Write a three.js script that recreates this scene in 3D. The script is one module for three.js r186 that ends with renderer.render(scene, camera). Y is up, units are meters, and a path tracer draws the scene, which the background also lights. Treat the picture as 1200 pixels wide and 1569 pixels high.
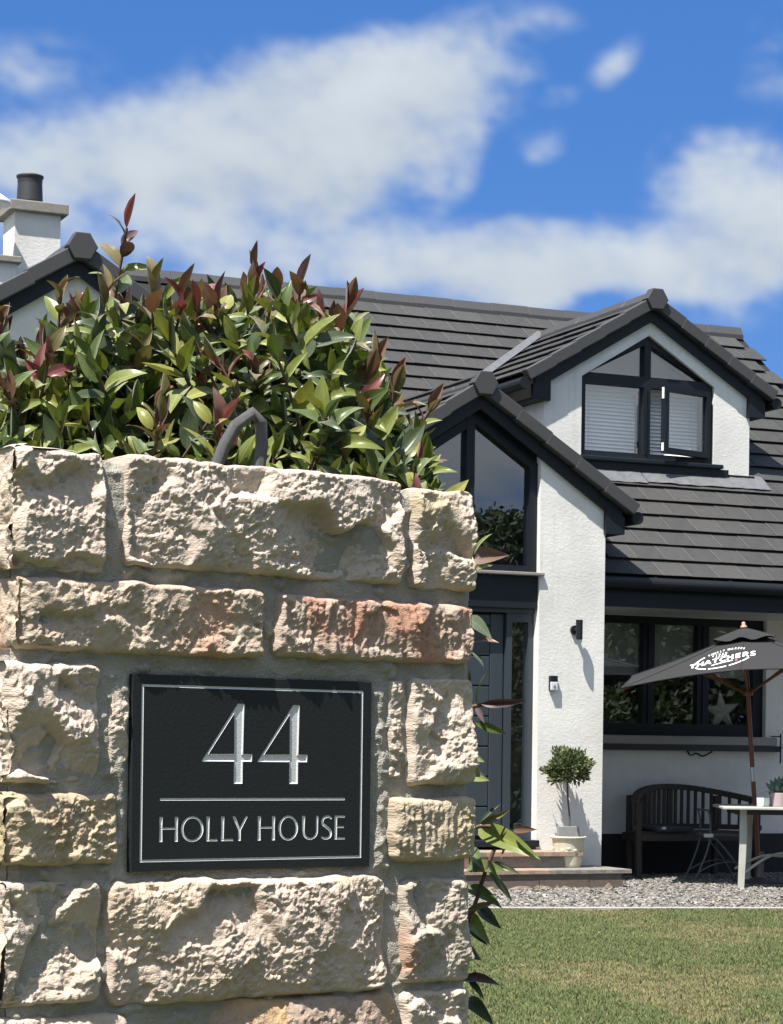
import * as THREE from 'three';
import { mergeGeometries, mergeVertices, toCreasedNormals } from 'three/addons/utils/BufferGeometryUtils.js';
import { RoundedBoxGeometry } from 'three/addons/geometries/RoundedBoxGeometry.js';

// ---------------------------------------------------------------- camera, sky, sun, exposure
const scene = new THREE.Scene();
const EXPOSURE = 2.0;
// a long lens held level, its frame shifted upwards
const camera = new THREE.PerspectiveCamera(2 * Math.atan(784.5 / 3500) * 180 / Math.PI, 1200 / 1569, 0.1, 3000);
camera.position.set(0, 1.2, 0);
camera.rotation.z = 0.013;
camera.setViewOffset(1200, 1569, 0, -365.5, 1200, 1569);
const renderer = new THREE.WebGLRenderer({ antialias: true });
renderer.toneMapping = THREE.LinearToneMapping;
renderer.toneMappingExposure = EXPOSURE;
renderer.shadowMap.enabled = true;

const PSI = Math.atan(3500 / 8050), PSIP = Math.atan(3500 / 4865);      // turn of the house and of the gate pier
const HO = [1.9213, 0, -20.6], PO = [-0.3677, 0, -2.2];
const X = (v) => new THREE.Vector3(v[0], v[1], v[2]);
const hw = (x, y, z) => new THREE.Vector3(HO[0] + x * Math.cos(PSI) + z * Math.sin(PSI), y, HO[2] - x * Math.sin(PSI) + z * Math.cos(PSI));   // house axes to world
const pw = (x, y, z) => new THREE.Vector3(PO[0] + x * Math.cos(PSIP) + z * Math.sin(PSIP), y, PO[2] - x * Math.sin(PSIP) + z * Math.cos(PSIP));   // pier axes to world

const sunDir = new THREE.Vector3(-0.69, 2.4, 1.01).normalize();
const sun = new THREE.DirectionalLight(new THREE.Color(1, 0.95, 0.88), 5);
sun.target.position.set(0, 0, -12);
sun.position.copy(sun.target.position).addScaledVector(sunDir, 60);
sun.castShadow = true;
sun.shadow.mapSize.set(4096, 4096);
Object.assign(sun.shadow.camera, { left: -18, right: 18, top: 18, bottom: -18, near: 1, far: 120 });
scene.add(sun, sun.target);

// ---------------------------------------------------------------- random numbers and noise
function rng(seed) { let s = seed >>> 0 || 1; return () => { s = (s + 0x6D2B79F5) | 0; let t = Math.imul(s ^ (s >>> 15), 1 | s); t = (t + Math.imul(t ^ (t >>> 7), 61 | t)) ^ t; return ((t ^ (t >>> 14)) >>> 0) / 4294967296; }; }
const clamp = (x, a = 0, b = 1) => Math.min(b, Math.max(a, x)), lerp = (a, b, t) => a + (b - a) * t;
const sstep = (a, b, x) => { const t = clamp((x - a) / (b - a)); return t * t * (3 - 2 * t); };
function h3(i, j, k) { let h = Math.imul(i, 374761393) ^ Math.imul(j, 668265263) ^ Math.imul(k, 1274126177); h = Math.imul(h ^ (h >>> 13), 1103515245); h ^= h >>> 16; h = Math.imul(h, 0x27d4eb2d); return (h ^ (h >>> 15)) >>> 0; }
const hr = (i, j, k) => h3(i, j, k) / 4294967296;
function grad(h, x, y, z) { const q = h & 15, u = q < 8 ? x : y, v = q < 4 ? y : q === 12 || q === 14 ? x : z; return ((q & 1) ? -u : u) + ((q & 2) ? -v : v); }
function noise(x, y, z = 0.5, per = 0) {
  const i = Math.floor(x), j = Math.floor(y), k = Math.floor(z), a = x - i, b = y - j, c = z - k;
  const u = a * a * a * (a * (a * 6 - 15) + 10), v = b * b * b * (b * (b * 6 - 15) + 10), w = c * c * c * (c * (c * 6 - 15) + 10);
  const m = per ? (n) => ((n % per) + per) % per : (n) => n;
  const i0 = m(i), i1 = m(i + 1), j0 = m(j), j1 = m(j + 1);
  const g = (I, J, K, p, q, r) => grad(h3(I, J, K), p, q, r);
  const x0 = lerp(lerp(g(i0, j0, k, a, b, c), g(i1, j0, k, a - 1, b, c), u), lerp(g(i0, j1, k, a, b - 1, c), g(i1, j1, k, a - 1, b - 1, c), u), v);
  const x1 = lerp(lerp(g(i0, j0, k + 1, a, b, c - 1), g(i1, j0, k + 1, a - 1, b, c - 1), u), lerp(g(i0, j1, k + 1, a, b - 1, c - 1), g(i1, j1, k + 1, a - 1, b - 1, c - 1), u), v);
  return lerp(x0, x1, w);
}
function fbm(x, y, z = 0.5, oct = 4, per = 0) { let s = 0, a = 0.5, n = 0; for (let o = 0; o < oct; o++) { s += a * noise(x, y, z + o * 7.3, per); n += a; x *= 2; y *= 2; a *= 0.5; if (per) per *= 2; else z *= 2; } return s / n; }

// the sky: clear blue air with loose fair-weather cloud
{
  const SK = 1.55 / EXPOSURE, W = 4096, H = 2048, d = new Float32Array(W * H * 4);
  // cloud banks: centre and half-size in degrees of azimuth / altitude, tilt, density
  const P = (px, py, rx, ry, rot, k) => [(px - 600) / 3500, (1150 - py) / 3500, rx / 3500, ry / 3500, rot, k];
  const banks = [P(440, 190, 320, 120, 0.2, 1.15), P(140, 262, 310, 80, 0.12, 0.9), P(585, 125, 190, 70, 0.1, 0.85), P(560, 235, 170, 85, 0.3, 0.8), P(400, 290, 240, 65, 0, 0.75), P(690, 405, 290, 66, 0.05, 0.95), P(880, 410, 230, 60, 0, 0.85),
    P(240, 385, 380, 60, 0, 0.6), P(1165, 330, 165, 90, 0.1, 1.0), P(1085, 238, 95, 40, 0.3, 0.55), P(1220, 390, 220, 70, 0, 0.9), P(760, 30, 130, 42, 0.1, 0.42), P(935, 88, 55, 26, 0.7, 0.42), P(850, 152, 36, 22, 0.6, 0.33),
    P(824, 228, 40, 26, 0.4, 0.42), P(1180, 95, 70, 60, 1.1, 0.36), P(20, 120, 120, 60, 0, 0.36), P(600, 470, 700, 40, 0, 0.35)];
  for (let r = 0; r < H; r++) {
    const E = ((r + 0.5) / H - 0.5) * Math.PI, ce = Math.cos(E), y = Math.sin(E);
    for (let c = 0; c < W; c++) {
      const o = (r * W + c) * 4;
      d[o + 3] = 1;
      if (E < -0.01) { d[o] = 0.06; d[o + 1] = 0.065; d[o + 2] = 0.05; continue; }
      const az = ((c + 0.5) / W - 0.5) * 2 * Math.PI, x = Math.cos(az) * ce, z = Math.sin(az) * ce;
      const A = Math.atan2(x, -z), q = Math.max(0, y);
      // clear air: paler towards the horizon, a broad whitening towards the sun
      const t = Math.pow(1 - q, 6), cs = Math.max(0, x * sunDir.x + y * sunDir.y + z * sunDir.z), glow = 0.16 * Math.pow(cs, 6);
      let R = lerp(0.036, 0.165, t) + glow, G = lerp(0.126, 0.345, t) + glow, B = lerp(0.38, 0.68, t) + glow;
      let den = 0, shade = 0;
      const wide = sstep(0.22, 0.4, Math.abs(A)) + sstep(0.37, 0.5, E);
      if (Math.abs(A) < 0.45 && E < 0.55) {
        const n2 = fbm(x * 9, y * 15, z * 9, 3), n4 = fbm(x * 30 + 0.6 * y, y * 44, z * 30, 2);
        let D = 0;
        const wa = A + n2 * 0.022, we = E + n4 * 0.012;
        for (const b of banks) {
          const ca = Math.cos(b[4]), sa = Math.sin(b[4]), da = wa - b[0], de = Math.tan(we) - b[1], p = (da * ca + de * sa) / b[2], s = (-da * sa + de * ca) / b[3];
          const rr = p * p + s * s;
          if (rr < 1.95) { const w = b[5] * Math.pow(Math.max(0, 1 - rr / 1.95), 1.35); D = 1 - (1 - D) * (1 - Math.min(0.97, w)); shade += w * s * 0.25; }
        }
        const n1 = D > 0 ? fbm(x * 30 + 0.6 * y, y * 44, z * 30, 6) : 0, n3 = D > 0 ? fbm(x * 120 + 40 * y, y * 170, z * 120, 3) : 0;
        den = 0.97 * sstep(0.06, 1.06, D + (n1 * 0.9 + n3 * 0.26) * sstep(0, 0.45, D) * (1.12 - 0.55 * D) + n2 * 0.3 * D);
        den *= 0.96; shade = clamp(0.55 + shade * 0.6 + n1 * 0.35 + n2 * 0.3 + 0.25 * (1 - den));
      }
      if (wide > 0 && q > 0.02) {
        const k = 1 / (q + 0.18), f = fbm(x * k * 2.3 + 11, z * k * 2.3, 3.3, 4);
        const w2 = Math.min(1, wide) * sstep(-0.18, 0.26, f + 0.04 + 0.22 * sstep(1.5, 1.9, A) * (1 - sstep(2.6, 3.0, A)) * (1 - sstep(0.2, 0.45, E))) * sstep(0.0, 0.05, q) * 0.9;
        den = Math.max(den * (1 - Math.min(1, wide)), w2); shade = lerp(shade, clamp(0.5 + f), Math.min(1, wide));
      }
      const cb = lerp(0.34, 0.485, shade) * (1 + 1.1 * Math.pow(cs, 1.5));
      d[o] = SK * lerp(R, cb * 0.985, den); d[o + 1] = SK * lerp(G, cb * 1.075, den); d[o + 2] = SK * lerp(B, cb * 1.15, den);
    }
  }
  const tex = new THREE.DataTexture(d, W, H, THREE.RGBAFormat, THREE.FloatType);
  tex.mapping = THREE.EquirectangularReflectionMapping; tex.magFilter = THREE.LinearFilter; tex.minFilter = THREE.LinearFilter; tex.needsUpdate = true;
  scene.background = tex; scene.environment = tex;
}

// ---------------------------------------------------------------- helpers
const names = new Map();
function numbered(n) { const k = names.get(n) || 0; names.set(n, k + 1); return k ? n + '_' + String(k).padStart(3, '0') : n; }
function tag(o, label, category, group) { o.userData.label = label; o.userData.category = category; if (group) o.userData.group = group; return o; }
function thing(name, label, category, pos = [0, 0, 0], turn = 0, group) { const o = new THREE.Group(); o.name = numbered(name); o.position.set(...pos); o.rotation.y = turn; scene.add(o); return tag(o, label, category, group); }
function part(parent, name, geo, mat, label) { const m = new THREE.Mesh(geo, mat); m.name = name; parent.add(m); if (label) m.userData.label = label; return m; }
function struct(name, geo, mat, stuff) { const m = new THREE.Mesh(geo, mat); m.name = name; m.userData.kind = stuff || 'structure'; scene.add(m); return m; }
const merge = (list) => mergeGeometries(list.map((g) => { const n = g.index ? g.toNonIndexed() : g; for (const k of Object.keys(n.attributes)) if (!['position', 'normal', 'uv'].includes(k)) n.deleteAttribute(k); return n; }));
// planar uv in metres, by the dominant axis of each face
function mUV(g) {
  if (g.index) g = g.toNonIndexed();
  g.computeVertexNormals();
  const p = g.attributes.position, n = g.attributes.normal, uv = new Float32Array(p.count * 2);
  for (let i = 0; i < p.count; i++) {
    const ax = Math.abs(n.getX(i)), ay = Math.abs(n.getY(i)), az = Math.abs(n.getZ(i));
    const [u, v] = ax > ay && ax > az ? [p.getZ(i), p.getY(i)] : ay > az ? [p.getX(i), p.getZ(i)] : [p.getX(i), p.getY(i)];
    uv[2 * i] = u; uv[2 * i + 1] = v;
  }
  g.setAttribute('uv', new THREE.BufferAttribute(uv, 2));
  return g;
}
const box = (x0, x1, y0, y1, z0, z1) => mUV(new THREE.BoxGeometry(x1 - x0, y1 - y0, z1 - z0).translate((x0 + x1) / 2, (y0 + y1) / 2, (z0 + z1) / 2));
const rbox = (x0, x1, y0, y1, z0, z1, r = 0.006) => mUV(new RoundedBoxGeometry(x1 - x0, y1 - y0, z1 - z0, 2, Math.min(r, (x1 - x0) * 0.45, (y1 - y0) * 0.45, (z1 - z0) * 0.45)).translate((x0 + x1) / 2, (y0 + y1) / 2, (z0 + z1) / 2));
function shapeOf(pts, holes = []) { const s = new THREE.Shape(pts.map((p) => new THREE.Vector2(...p))); for (const h of holes) s.holes.push(new THREE.Path(h.map((p) => new THREE.Vector2(...p)))); return s; }
const poly = (pts, z0, z1, holes) => mUV(new THREE.ExtrudeGeometry(shapeOf(pts, holes), { depth: z1 - z0, bevelEnabled: false }).translate(0, 0, z0));
// a polygon in the z-y plane, from x0 to x1
const polyX = (pts, x0, x1) => mUV(new THREE.ExtrudeGeometry(shapeOf(pts.map(([z, y]) => [-z, y])), { depth: x1 - x0, bevelEnabled: false }).rotateY(Math.PI / 2).translate(x0, 0, 0));
function bar(a, b, w, h, r = 0.2) {          // a rounded bar from a to b
  const A = X(a), B = X(b), L = A.distanceTo(B), g = new RoundedBoxGeometry(w, h, L, 2, Math.min(w, h) * r);
  const m = new THREE.Matrix4().lookAt(B, A, Math.abs(B.y - A.y) > 0.98 * L ? new THREE.Vector3(0, 0, 1) : new THREE.Vector3(0, 1, 0)); m.setPosition(A.add(B).multiplyScalar(0.5));
  return mUV(g.applyMatrix4(m));
}
const tube = (pts, r, seg = 40, rad = 10, closed = false) => new THREE.TubeGeometry(new THREE.CatmullRomCurve3(pts.map(X), closed), seg, r, rad, closed);
const lathe = (prof, seg = 40) => new THREE.LatheGeometry(prof.map((p) => new THREE.Vector2(...p)), seg);

// ---------------------------------------------------------------- textures and materials
function dataTex(w, h, fn, srgb, rep) {
  const d = new Uint8Array(w * h * 4);
  for (let y = 0; y < h; y++) for (let x = 0; x < w; x++) { const c = fn(x / w, y / h), o = (y * w + x) * 4; for (let k = 0; k < 3; k++) d[o + k] = clamp(Array.isArray(c) ? c[k] : c) * 255; d[o + 3] = 255; }
  const t = new THREE.DataTexture(d, w, h); t.wrapS = t.wrapT = THREE.RepeatWrapping; t.magFilter = t.minFilter = THREE.LinearFilter; t.needsUpdate = true;
  if (srgb) t.colorSpace = THREE.SRGBColorSpace;
  if (rep) t.repeat.set(rep, rep);
  return t;
}
const clone = (t, r) => { const c = t.clone(); c.repeat.set(r, r); c.needsUpdate = true; return c; };
const srgb = (v) => (v <= 0.0031308 ? v * 12.92 : 1.055 * Math.pow(v, 1 / 2.4) - 0.055);
// thrown render: short raised dabs, mostly lying aslant
const renderBump = dataTex(512, 512, (u, v) => { const a = noise(u * 48 + v * 24, v * 72, 1.5, 24), b = fbm(u * 40, v * 40, 4.5, 3, 40), c = fbm(u * 8, v * 8, 2.2, 3, 8); return 0.5 + 0.34 * Math.max(-0.4, a) + 0.3 * b + 0.25 * c; }, false);
const grain = dataTex(512, 512, (u, v) => 0.5 + 0.5 * fbm(u * 64, v * 64, 8.5, 3, 64) + 0.2 * noise(u * 200, v * 200, 1.5, 200), false);
const cloudTone = dataTex(256, 256, (u, v) => { const n = fbm(u * 5, v * 5, 3.5, 5, 5); return [0, 1, 2].map((k) => srgb(clamp(0.86 + n * 0.22 - k * 0.004))); }, true);
// thrown render after some winters: faint vertical runs, patchiness, splashed soil is left to the plinth
const wallTone = dataTex(640, 640, (u, v) => { const n = fbm(u * 6, v * 6, 3.5, 5, 6), s = fbm(u * 70, v * 3, 7.5, 3, 70) * sstep(-0.1, 0.4, fbm(u * 5, v * 2, 9.5, 2, 5)), f = fbm(u * 60, v * 60, 1.5, 2, 60); const k = clamp(0.9 + n * 0.22 - Math.max(0, s) * 0.28 + f * 0.05); return [srgb(k), srgb(k * 0.995), srgb(k * (0.98 - 0.05 * Math.max(0, s)))]; }, true);
// concrete tile: even grey with specks of pale lichen and a little moss
const tileTone = dataTex(512, 512, (u, v) => { const n = fbm(u * 8, v * 8, 3.1, 5, 8), l = sstep(0.34, 0.42, fbm(u * 24, v * 24, 8.3, 3, 24)), m = sstep(0.3, 0.5, fbm(u * 12 + 2, v * 12, 5.3, 4, 12)), k = 0.84 + n * 0.3; return [srgb(clamp(k + 0.28 * l - 0.12 * m)), srgb(clamp(k + 0.28 * l - 0.06 * m)), srgb(clamp(k * 0.98 + 0.2 * l - 0.16 * m))]; }, true);
const C = (r, g, b) => new THREE.Color(r, g, b);
const std = (o) => new THREE.MeshStandardMaterial({ roughness: 0.7, ...o, color: C(...(o.color || [1, 1, 1])) });
const phy = (o) => new THREE.MeshPhysicalMaterial({ roughness: 0.5, ...o, color: C(...(o.color || [1, 1, 1])) });
const M = {
  render: std({ color: [0.76, 0.755, 0.725], roughness: 0.95, map: clone(wallTone, 0.3), bumpMap: clone(renderBump, 0.9), bumpScale: 0.0018 }),
  anthracite: phy({ color: [0.0085, 0.0125, 0.018], roughness: 0.5, specularIntensity: 0.6, bumpMap: clone(grain, 3), bumpScale: 0.0004 }),
  door: phy({ color: [0.034, 0.046, 0.056], roughness: 0.42, bumpMap: clone(grain, 3), bumpScale: 0.0004 }),
  black: phy({ color: [0.009, 0.011, 0.014], roughness: 0.5, specularIntensity: 0.6 }),
  tile: [0, 1, 2, 3, 4, 5].map((k) => std({ color: [[0.044, 0.0435, 0.043], [0.049, 0.0485, 0.0475], [0.041, 0.041, 0.041], [0.057, 0.0555, 0.0535], [0.047, 0.0475, 0.0455], [0.051, 0.0495, 0.0485]][k], roughness: 0.8, map: (() => { const c = clone(tileTone, 0.9 + 0.25 * k); c.offset.set(k * 0.37, k * 0.21); return c; })(), bumpMap: clone(grain, 3), bumpScale: 0.0016 })),
  litEdge: std({ color: [0.09, 0.09, 0.089], roughness: 0.85 }),  // sunlight on the tile's left edge, put into the colour
  verge: std({ color: [0.047, 0.047, 0.048], roughness: 0.6, bumpMap: clone(grain, 2), bumpScale: 0.0008 }),
  deck: std({ color: [0.015, 0.015, 0.015], roughness: 1 }),
  lead: std({ color: [0.17, 0.175, 0.185], roughness: 0.55, metalness: 0.25, map: clone(cloudTone, 4), bumpMap: clone(grain, 1.5), bumpScale: 0.003 }),
  glass: phy({ color: [1, 1, 1], transmission: 1, thickness: 0, roughness: 0, ior: 1.95 }),
  inner: std({ color: [0.42, 0.40, 0.37], roughness: 0.9 }),
  floor: std({ color: [0.18, 0.12, 0.08], roughness: 0.5 }),
  blind: std({ color: [0.88, 0.89, 0.89], roughness: 0.5 }),
  shade: phy({ color: [0.34, 0.37, 0.34], roughness: 0.95, transmission: 0.3, thickness: 0 }),
  plinth: std({ color: [0.022, 0.021, 0.02], roughness: 0.85, bumpMap: clone(renderBump, 1), bumpScale: 0.006 }),
  sill: std({ color: [0.30, 0.29, 0.27], roughness: 0.8, bumpMap: clone(grain, 2), bumpScale: 0.001 }),
  soffit: std({ color: [0.52, 0.52, 0.50], roughness: 0.6 }),
  steel: std({ color: [0.55, 0.55, 0.55], roughness: 0.35, metalness: 0.8 }),
  capStone: std({ color: [0.27, 0.255, 0.225], roughness: 0.9, map: clone(cloudTone, 4), bumpMap: clone(grain, 2), bumpScale: 0.002 }),
  potClay: std({ color: [0.026, 0.028, 0.03], roughness: 0.6, bumpMap: clone(grain, 2), bumpScale: 0.001 }),
};

// =========================================================================================== THE HOUSE
const house = thing('house', 'white rendered house with dark tiled roofs, gabled porch and dormer behind the lawn', 'house', HO, PSI);
const hp = (name, geo, mat, label) => part(house, name, geo, mat, label);
const PC = -1.30, PA = 4.42, PT = 0.66;                                  // porch: centre, apex, fall per metre
const DC = 1.40, DA = 5.70, DT = 0.60, DF = -1.72;                       // dormer: centre, apex, fall, face
const MZ = -0.25, MY = 2.83, MT = 0.767, MR = [-4.42, MY + 0.767 * 4.17];// main roof: eaves and ridge
const WC = -5.0, WA = 5.205, WT = 0.64;                                  // left wing
const under = (c, a, t, x, drop) => a - t * Math.abs(x - c) - drop;

// -- walls
{
  const y = (x) => under(PC, PA, PT, x, 0.12);
  const w = part(house, 'wall', poly([[-0.68, 0], [-0.02, 0], [-0.02, y(-0.02)], [-0.68, y(-0.68)]], -0.3, 0), M.render, 'sunlit white wall right of the front door');
  part(house, 'wall', poly([[-2.58, 0], [-1.92, 0], [-1.92, y(-1.92)], [-2.58, y(-2.58)]], -0.3, 0), M.render);
  part(house, 'wall', box(-0.3, -0.02, 0, 3.4, -1.75, -0.3), M.render);
  part(house, 'wall', box(-2.58, -2.3, 0, 3.4, -1.75, -0.3), M.render);
  const mw = part(house, 'wall', poly([[-0.02, 0], [4.05, 0], [4.05, 2.8], [-0.02, 2.8]], -1.65, -1.35, [[[0.62, 1.38], [2.57, 1.38], [2.57, 2.548], [0.62, 2.548]]]), M.render, 'shaded white wall under the eaves');
  part(house, 'plinth', box(-0.02, 4.06, 0, 0.42, -1.36, -1.325), M.plinth);
  part(house, 'wall', box(-3.3, -2.58, 0, 2.9, -1.65, -1.35), M.render);
  part(house, 'wall', polyX([[-1.65, 0], [-8.4, 0], [-8.4, 2.9], [MR[0], MR[1] - 0.12], [-1.65, 3.75]], 3.75, 4.05), M.render);
  part(house, 'wall', box(-6.6, 4.05, 0, 3.0, -8.7, -8.4), M.render);
  const yw = (x) => under(WC, WA, WT, x, 0.1);
  part(house, 'wall', poly([[-6.55, 0], [-3.3, 0], [-3.3, yw(-3.3)], [WC, yw(WC)], [-6.55, yw(-6.55)]], -0.3, 0.2), M.render, 'white gable wall behind the hedge');
  part(house, 'wall', box(-6.55, -6.25, 0, 4.1, -8.4, -0.3), M.render);
  part(house, 'wall', box(-3.6, -3.3, 0, 4.1, -1.65, -0.3), M.render);
  part(house, 'inner_floor', merge([box(-6.2, 3.75, 0.36, 0.4, -8.4, -1.66), box(-2.29, -0.31, 0.355, 0.395, -1.655, -0.25)]), M.floor);
  part(house, 'ceiling', box(-2.3, 3.75, 2.62, 2.7, -8.4, -1.66), M.inner);
  part(house, 'inner_wall', box(-6.2, 3.75, 0.4, 2.62, -5.2, -5.1), M.inner);
  part(house, 'inner_wall', box(-0.3, -0.2, 0.4, 2.62, -5.1, -1.76), M.inner);
  part(house, 'inner_wall', box(-2.3, -0.3, 0.4, 4.1, -3.0, -2.9), M.inner);
}

// -- roofs
const tileGeo = [0, 1, 2].map((k) => {                                   // a flat interlocking tile: nose kicked up over the course below, a left strip painted paler for the sun on that edge
  const W = 0.297, L = 0.34, r = rng(40 + k), g = new THREE.BoxGeometry(W, 0.018, L), p = g.attributes.position;
  for (let i = 0; i < p.count; i++) if (p.getZ(i) > 0) { p.setY(i, p.getY(i) + (r() - 0.5) * 0.002); if (p.getY(i) < 0) p.setZ(i, p.getZ(i) - 0.016); }
  const litEdge = new THREE.BoxGeometry(0.009, 0.005, L - 0.012).translate(-W / 2 + 0.0055, 0.0082, -0.004);
  const put = (q) => mUV(q.rotateX(-0.096).translate(0, 0.0225, -L / 2 + 0.03));
  return mergeGeometries([put(g), put(litEdge)], true);
});
const toPix = (v) => { camera.updateMatrixWorld(true); camera.updateProjectionMatrix(); const q = v.clone().project(camera); return [(q.x + 1) * 600, (1 - q.y) * 784.5]; };
let tileCount = 0;
// a pitched plane: o = a point on its eaves edge, e = along the eaves, up = up the slope (unit vectors of the house)
function roofPlane(parent, o, e, up, len, slope, keep, seed) {
  const E = X(e), U = X(up), N = U.clone().cross(E).multiplyScalar(1);
  if (N.y < 0) N.negate();
  const basis = new THREE.Matrix4().makeBasis(new THREE.Vector3().crossVectors(N, U.clone().negate()), N, U.clone().negate());
  const gauge = 0.272, w = 0.3, r = rng(seed), rest = [];
  for (let j = 0; j * gauge < slope - 0.05; j++) for (let i = -1; i * w < len; i++) {
    const a = (i + (j % 2 ? 0.5 : 0)) * w + w / 2, b = j * gauge;
    if (a < w * 0.35 || a > len - w * 0.3) continue;
    const c = X(o).addScaledVector(E, a).addScaledVector(U, b);
    if (!keep(c)) continue;
    const m = basis.clone(); m.setPosition(c.clone().addScaledVector(N, (r() - 0.5) * 0.003));
    m.multiply(new THREE.Matrix4().makeRotationFromEuler(new THREE.Euler((r() - 0.5) * 0.016, (r() - 0.5) * 0.012, (r() - 0.5) * 0.014)));
    const k = Math.floor(r() * 3), q = r(), mat = M.tile[q < 0.26 ? 0 : q < 0.48 ? 1 : q < 0.66 ? 2 : q < 0.74 ? 3 : q < 0.88 ? 4 : 5];
    const pt = hw(c.x, c.y, c.z), [px, py] = toPix(pt), facing = N.clone().applyAxisAngle(new THREE.Vector3(0, 1, 0), PSI).dot(camera.position.clone().sub(pt)) > 0;
    if (facing && px > 400 && px < 1210 && py > 430 && py < 905 && tileCount < 296) { const t = part(parent, 'tile', tileGeo[k], [mat, M.litEdge]); t.applyMatrix4(m); tileCount++; }
    else rest.push(tileGeo[k].clone().applyMatrix4(m));
  }
  if (rest.length) part(parent, 'tile_field', merge(rest), M.tile[0]).userData.kind = 'stuff';
}
// a slab under the tiles
function deck(o, e, up, len, slope) {
  const E = X(e), U = X(up); const N = U.clone().cross(E); if (N.y < 0) N.negate();
  const A = X(o), q = (a, b, n) => A.clone().addScaledVector(E, a).addScaledVector(U, b).addScaledVector(N, n).toArray();
  const P = [q(0, 0, 0), q(len, 0, 0), q(len, slope, 0), q(0, slope, 0), q(0, 0, -0.05), q(len, 0, -0.05), q(len, slope, -0.05), q(0, slope, -0.05)];
  const f = [[0, 1, 2, 3], [4, 5, 6, 7], [0, 1, 5, 4], [1, 2, 6, 5], [2, 3, 7, 6], [3, 0, 4, 7]], v = [];
  for (const [a, b, c, d] of f) for (const k of [a, b, c, a, c, d]) v.push(...P[k]);
  const g = new THREE.BufferGeometry(); g.setAttribute('position', new THREE.Float32BufferAttribute(v, 3)); return mUV(g);
}
const mainSlope = Math.hypot(1, MT) * (MZ - MR[0]), mU = [0, MT / Math.hypot(1, MT), -1 / Math.hypot(1, MT)];
const mainRoof = part(house, 'roof', merge([deck([-3.4, MY - 0.012, MZ], [1, 0, 0], mU, 7.5, mainSlope), deck([-3.4, MY - 0.012, 2 * MR[0] - MZ], [1, 0, 0], [0, mU[1], -mU[2]], 7.5, mainSlope)]), M.deck, 'long main roof of dark flat tiles');
const inDormer = (c) => c.x > 0.3 && c.x < 2.5 && c.z < DF - 0.05 && c.y < under(DC, DA, DT, c.x, 0.1);
const inPorch = (c) => c.y < under(PC, PA, PT, c.x, 0.12) && c.x > PC - 1.4 && c.x < PC + 1.4;
roofPlane(mainRoof, [-2.6, MY, MZ], [1, 0, 0], mU, 6.72, mainSlope, (c) => !inDormer(c) && !inPorch(c) && c.y < MR[1] - 0.06, 3);
// ridge tiles
function ridge(parent, from, to, t, mat = M.verge, s = 1) {
  const A = X(from), B = X(to), L = A.distanceTo(B), n = Math.round(L / 0.45), sh = [];
  const w = 0.105 * s, d = w * t;
  const P = [[-w, -d], [-w * 0.98, -d + 0.045 * s], [-0.05 * s, 0.055 * s], [0.05 * s, 0.055 * s], [w * 0.98, -d + 0.045 * s], [w, -d], [0, 0.0]];
  for (let i = 0; i < n; i++) {
    const g = mUV(new THREE.ExtrudeGeometry(shapeOf(P), { depth: L / n - 0.008, bevelEnabled: true, bevelSize: 0.003, bevelThickness: 0.003, bevelSegments: 1 }));
    const m = part(parent, 'ridge_tile', g, mat), c = A.clone().lerp(B, i / n);
    m.position.copy(c).add(new THREE.Vector3(0, 0.018 + (i % 2) * 0.004, 0)); m.lookAt(c.clone().add(B).sub(A)); m.parent = parent;
    m.quaternion.setFromUnitVectors(new THREE.Vector3(0, 0, 1), B.clone().sub(A).normalize());
    if (Math.abs(B.x - A.x) > 0.5) m.rotation.set(0, B.x > A.x ? Math.PI / 2 : -Math.PI / 2, 0);
  }
}
ridge(mainRoof, [-3.2, MR[1], MR[0]], [4.12, MR[1], MR[0]], MT);
// undercloak along the right verge of the main roof
{ const u0 = X([4.1, MY - 0.03, MZ]), u1 = u0.clone().addScaledVector(X(mU), mainSlope); part(mainRoof, 'undercloak', bar(u0.toArray(), u1.toArray(), 0.09, 0.03, 0.1), M.deck); }
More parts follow.
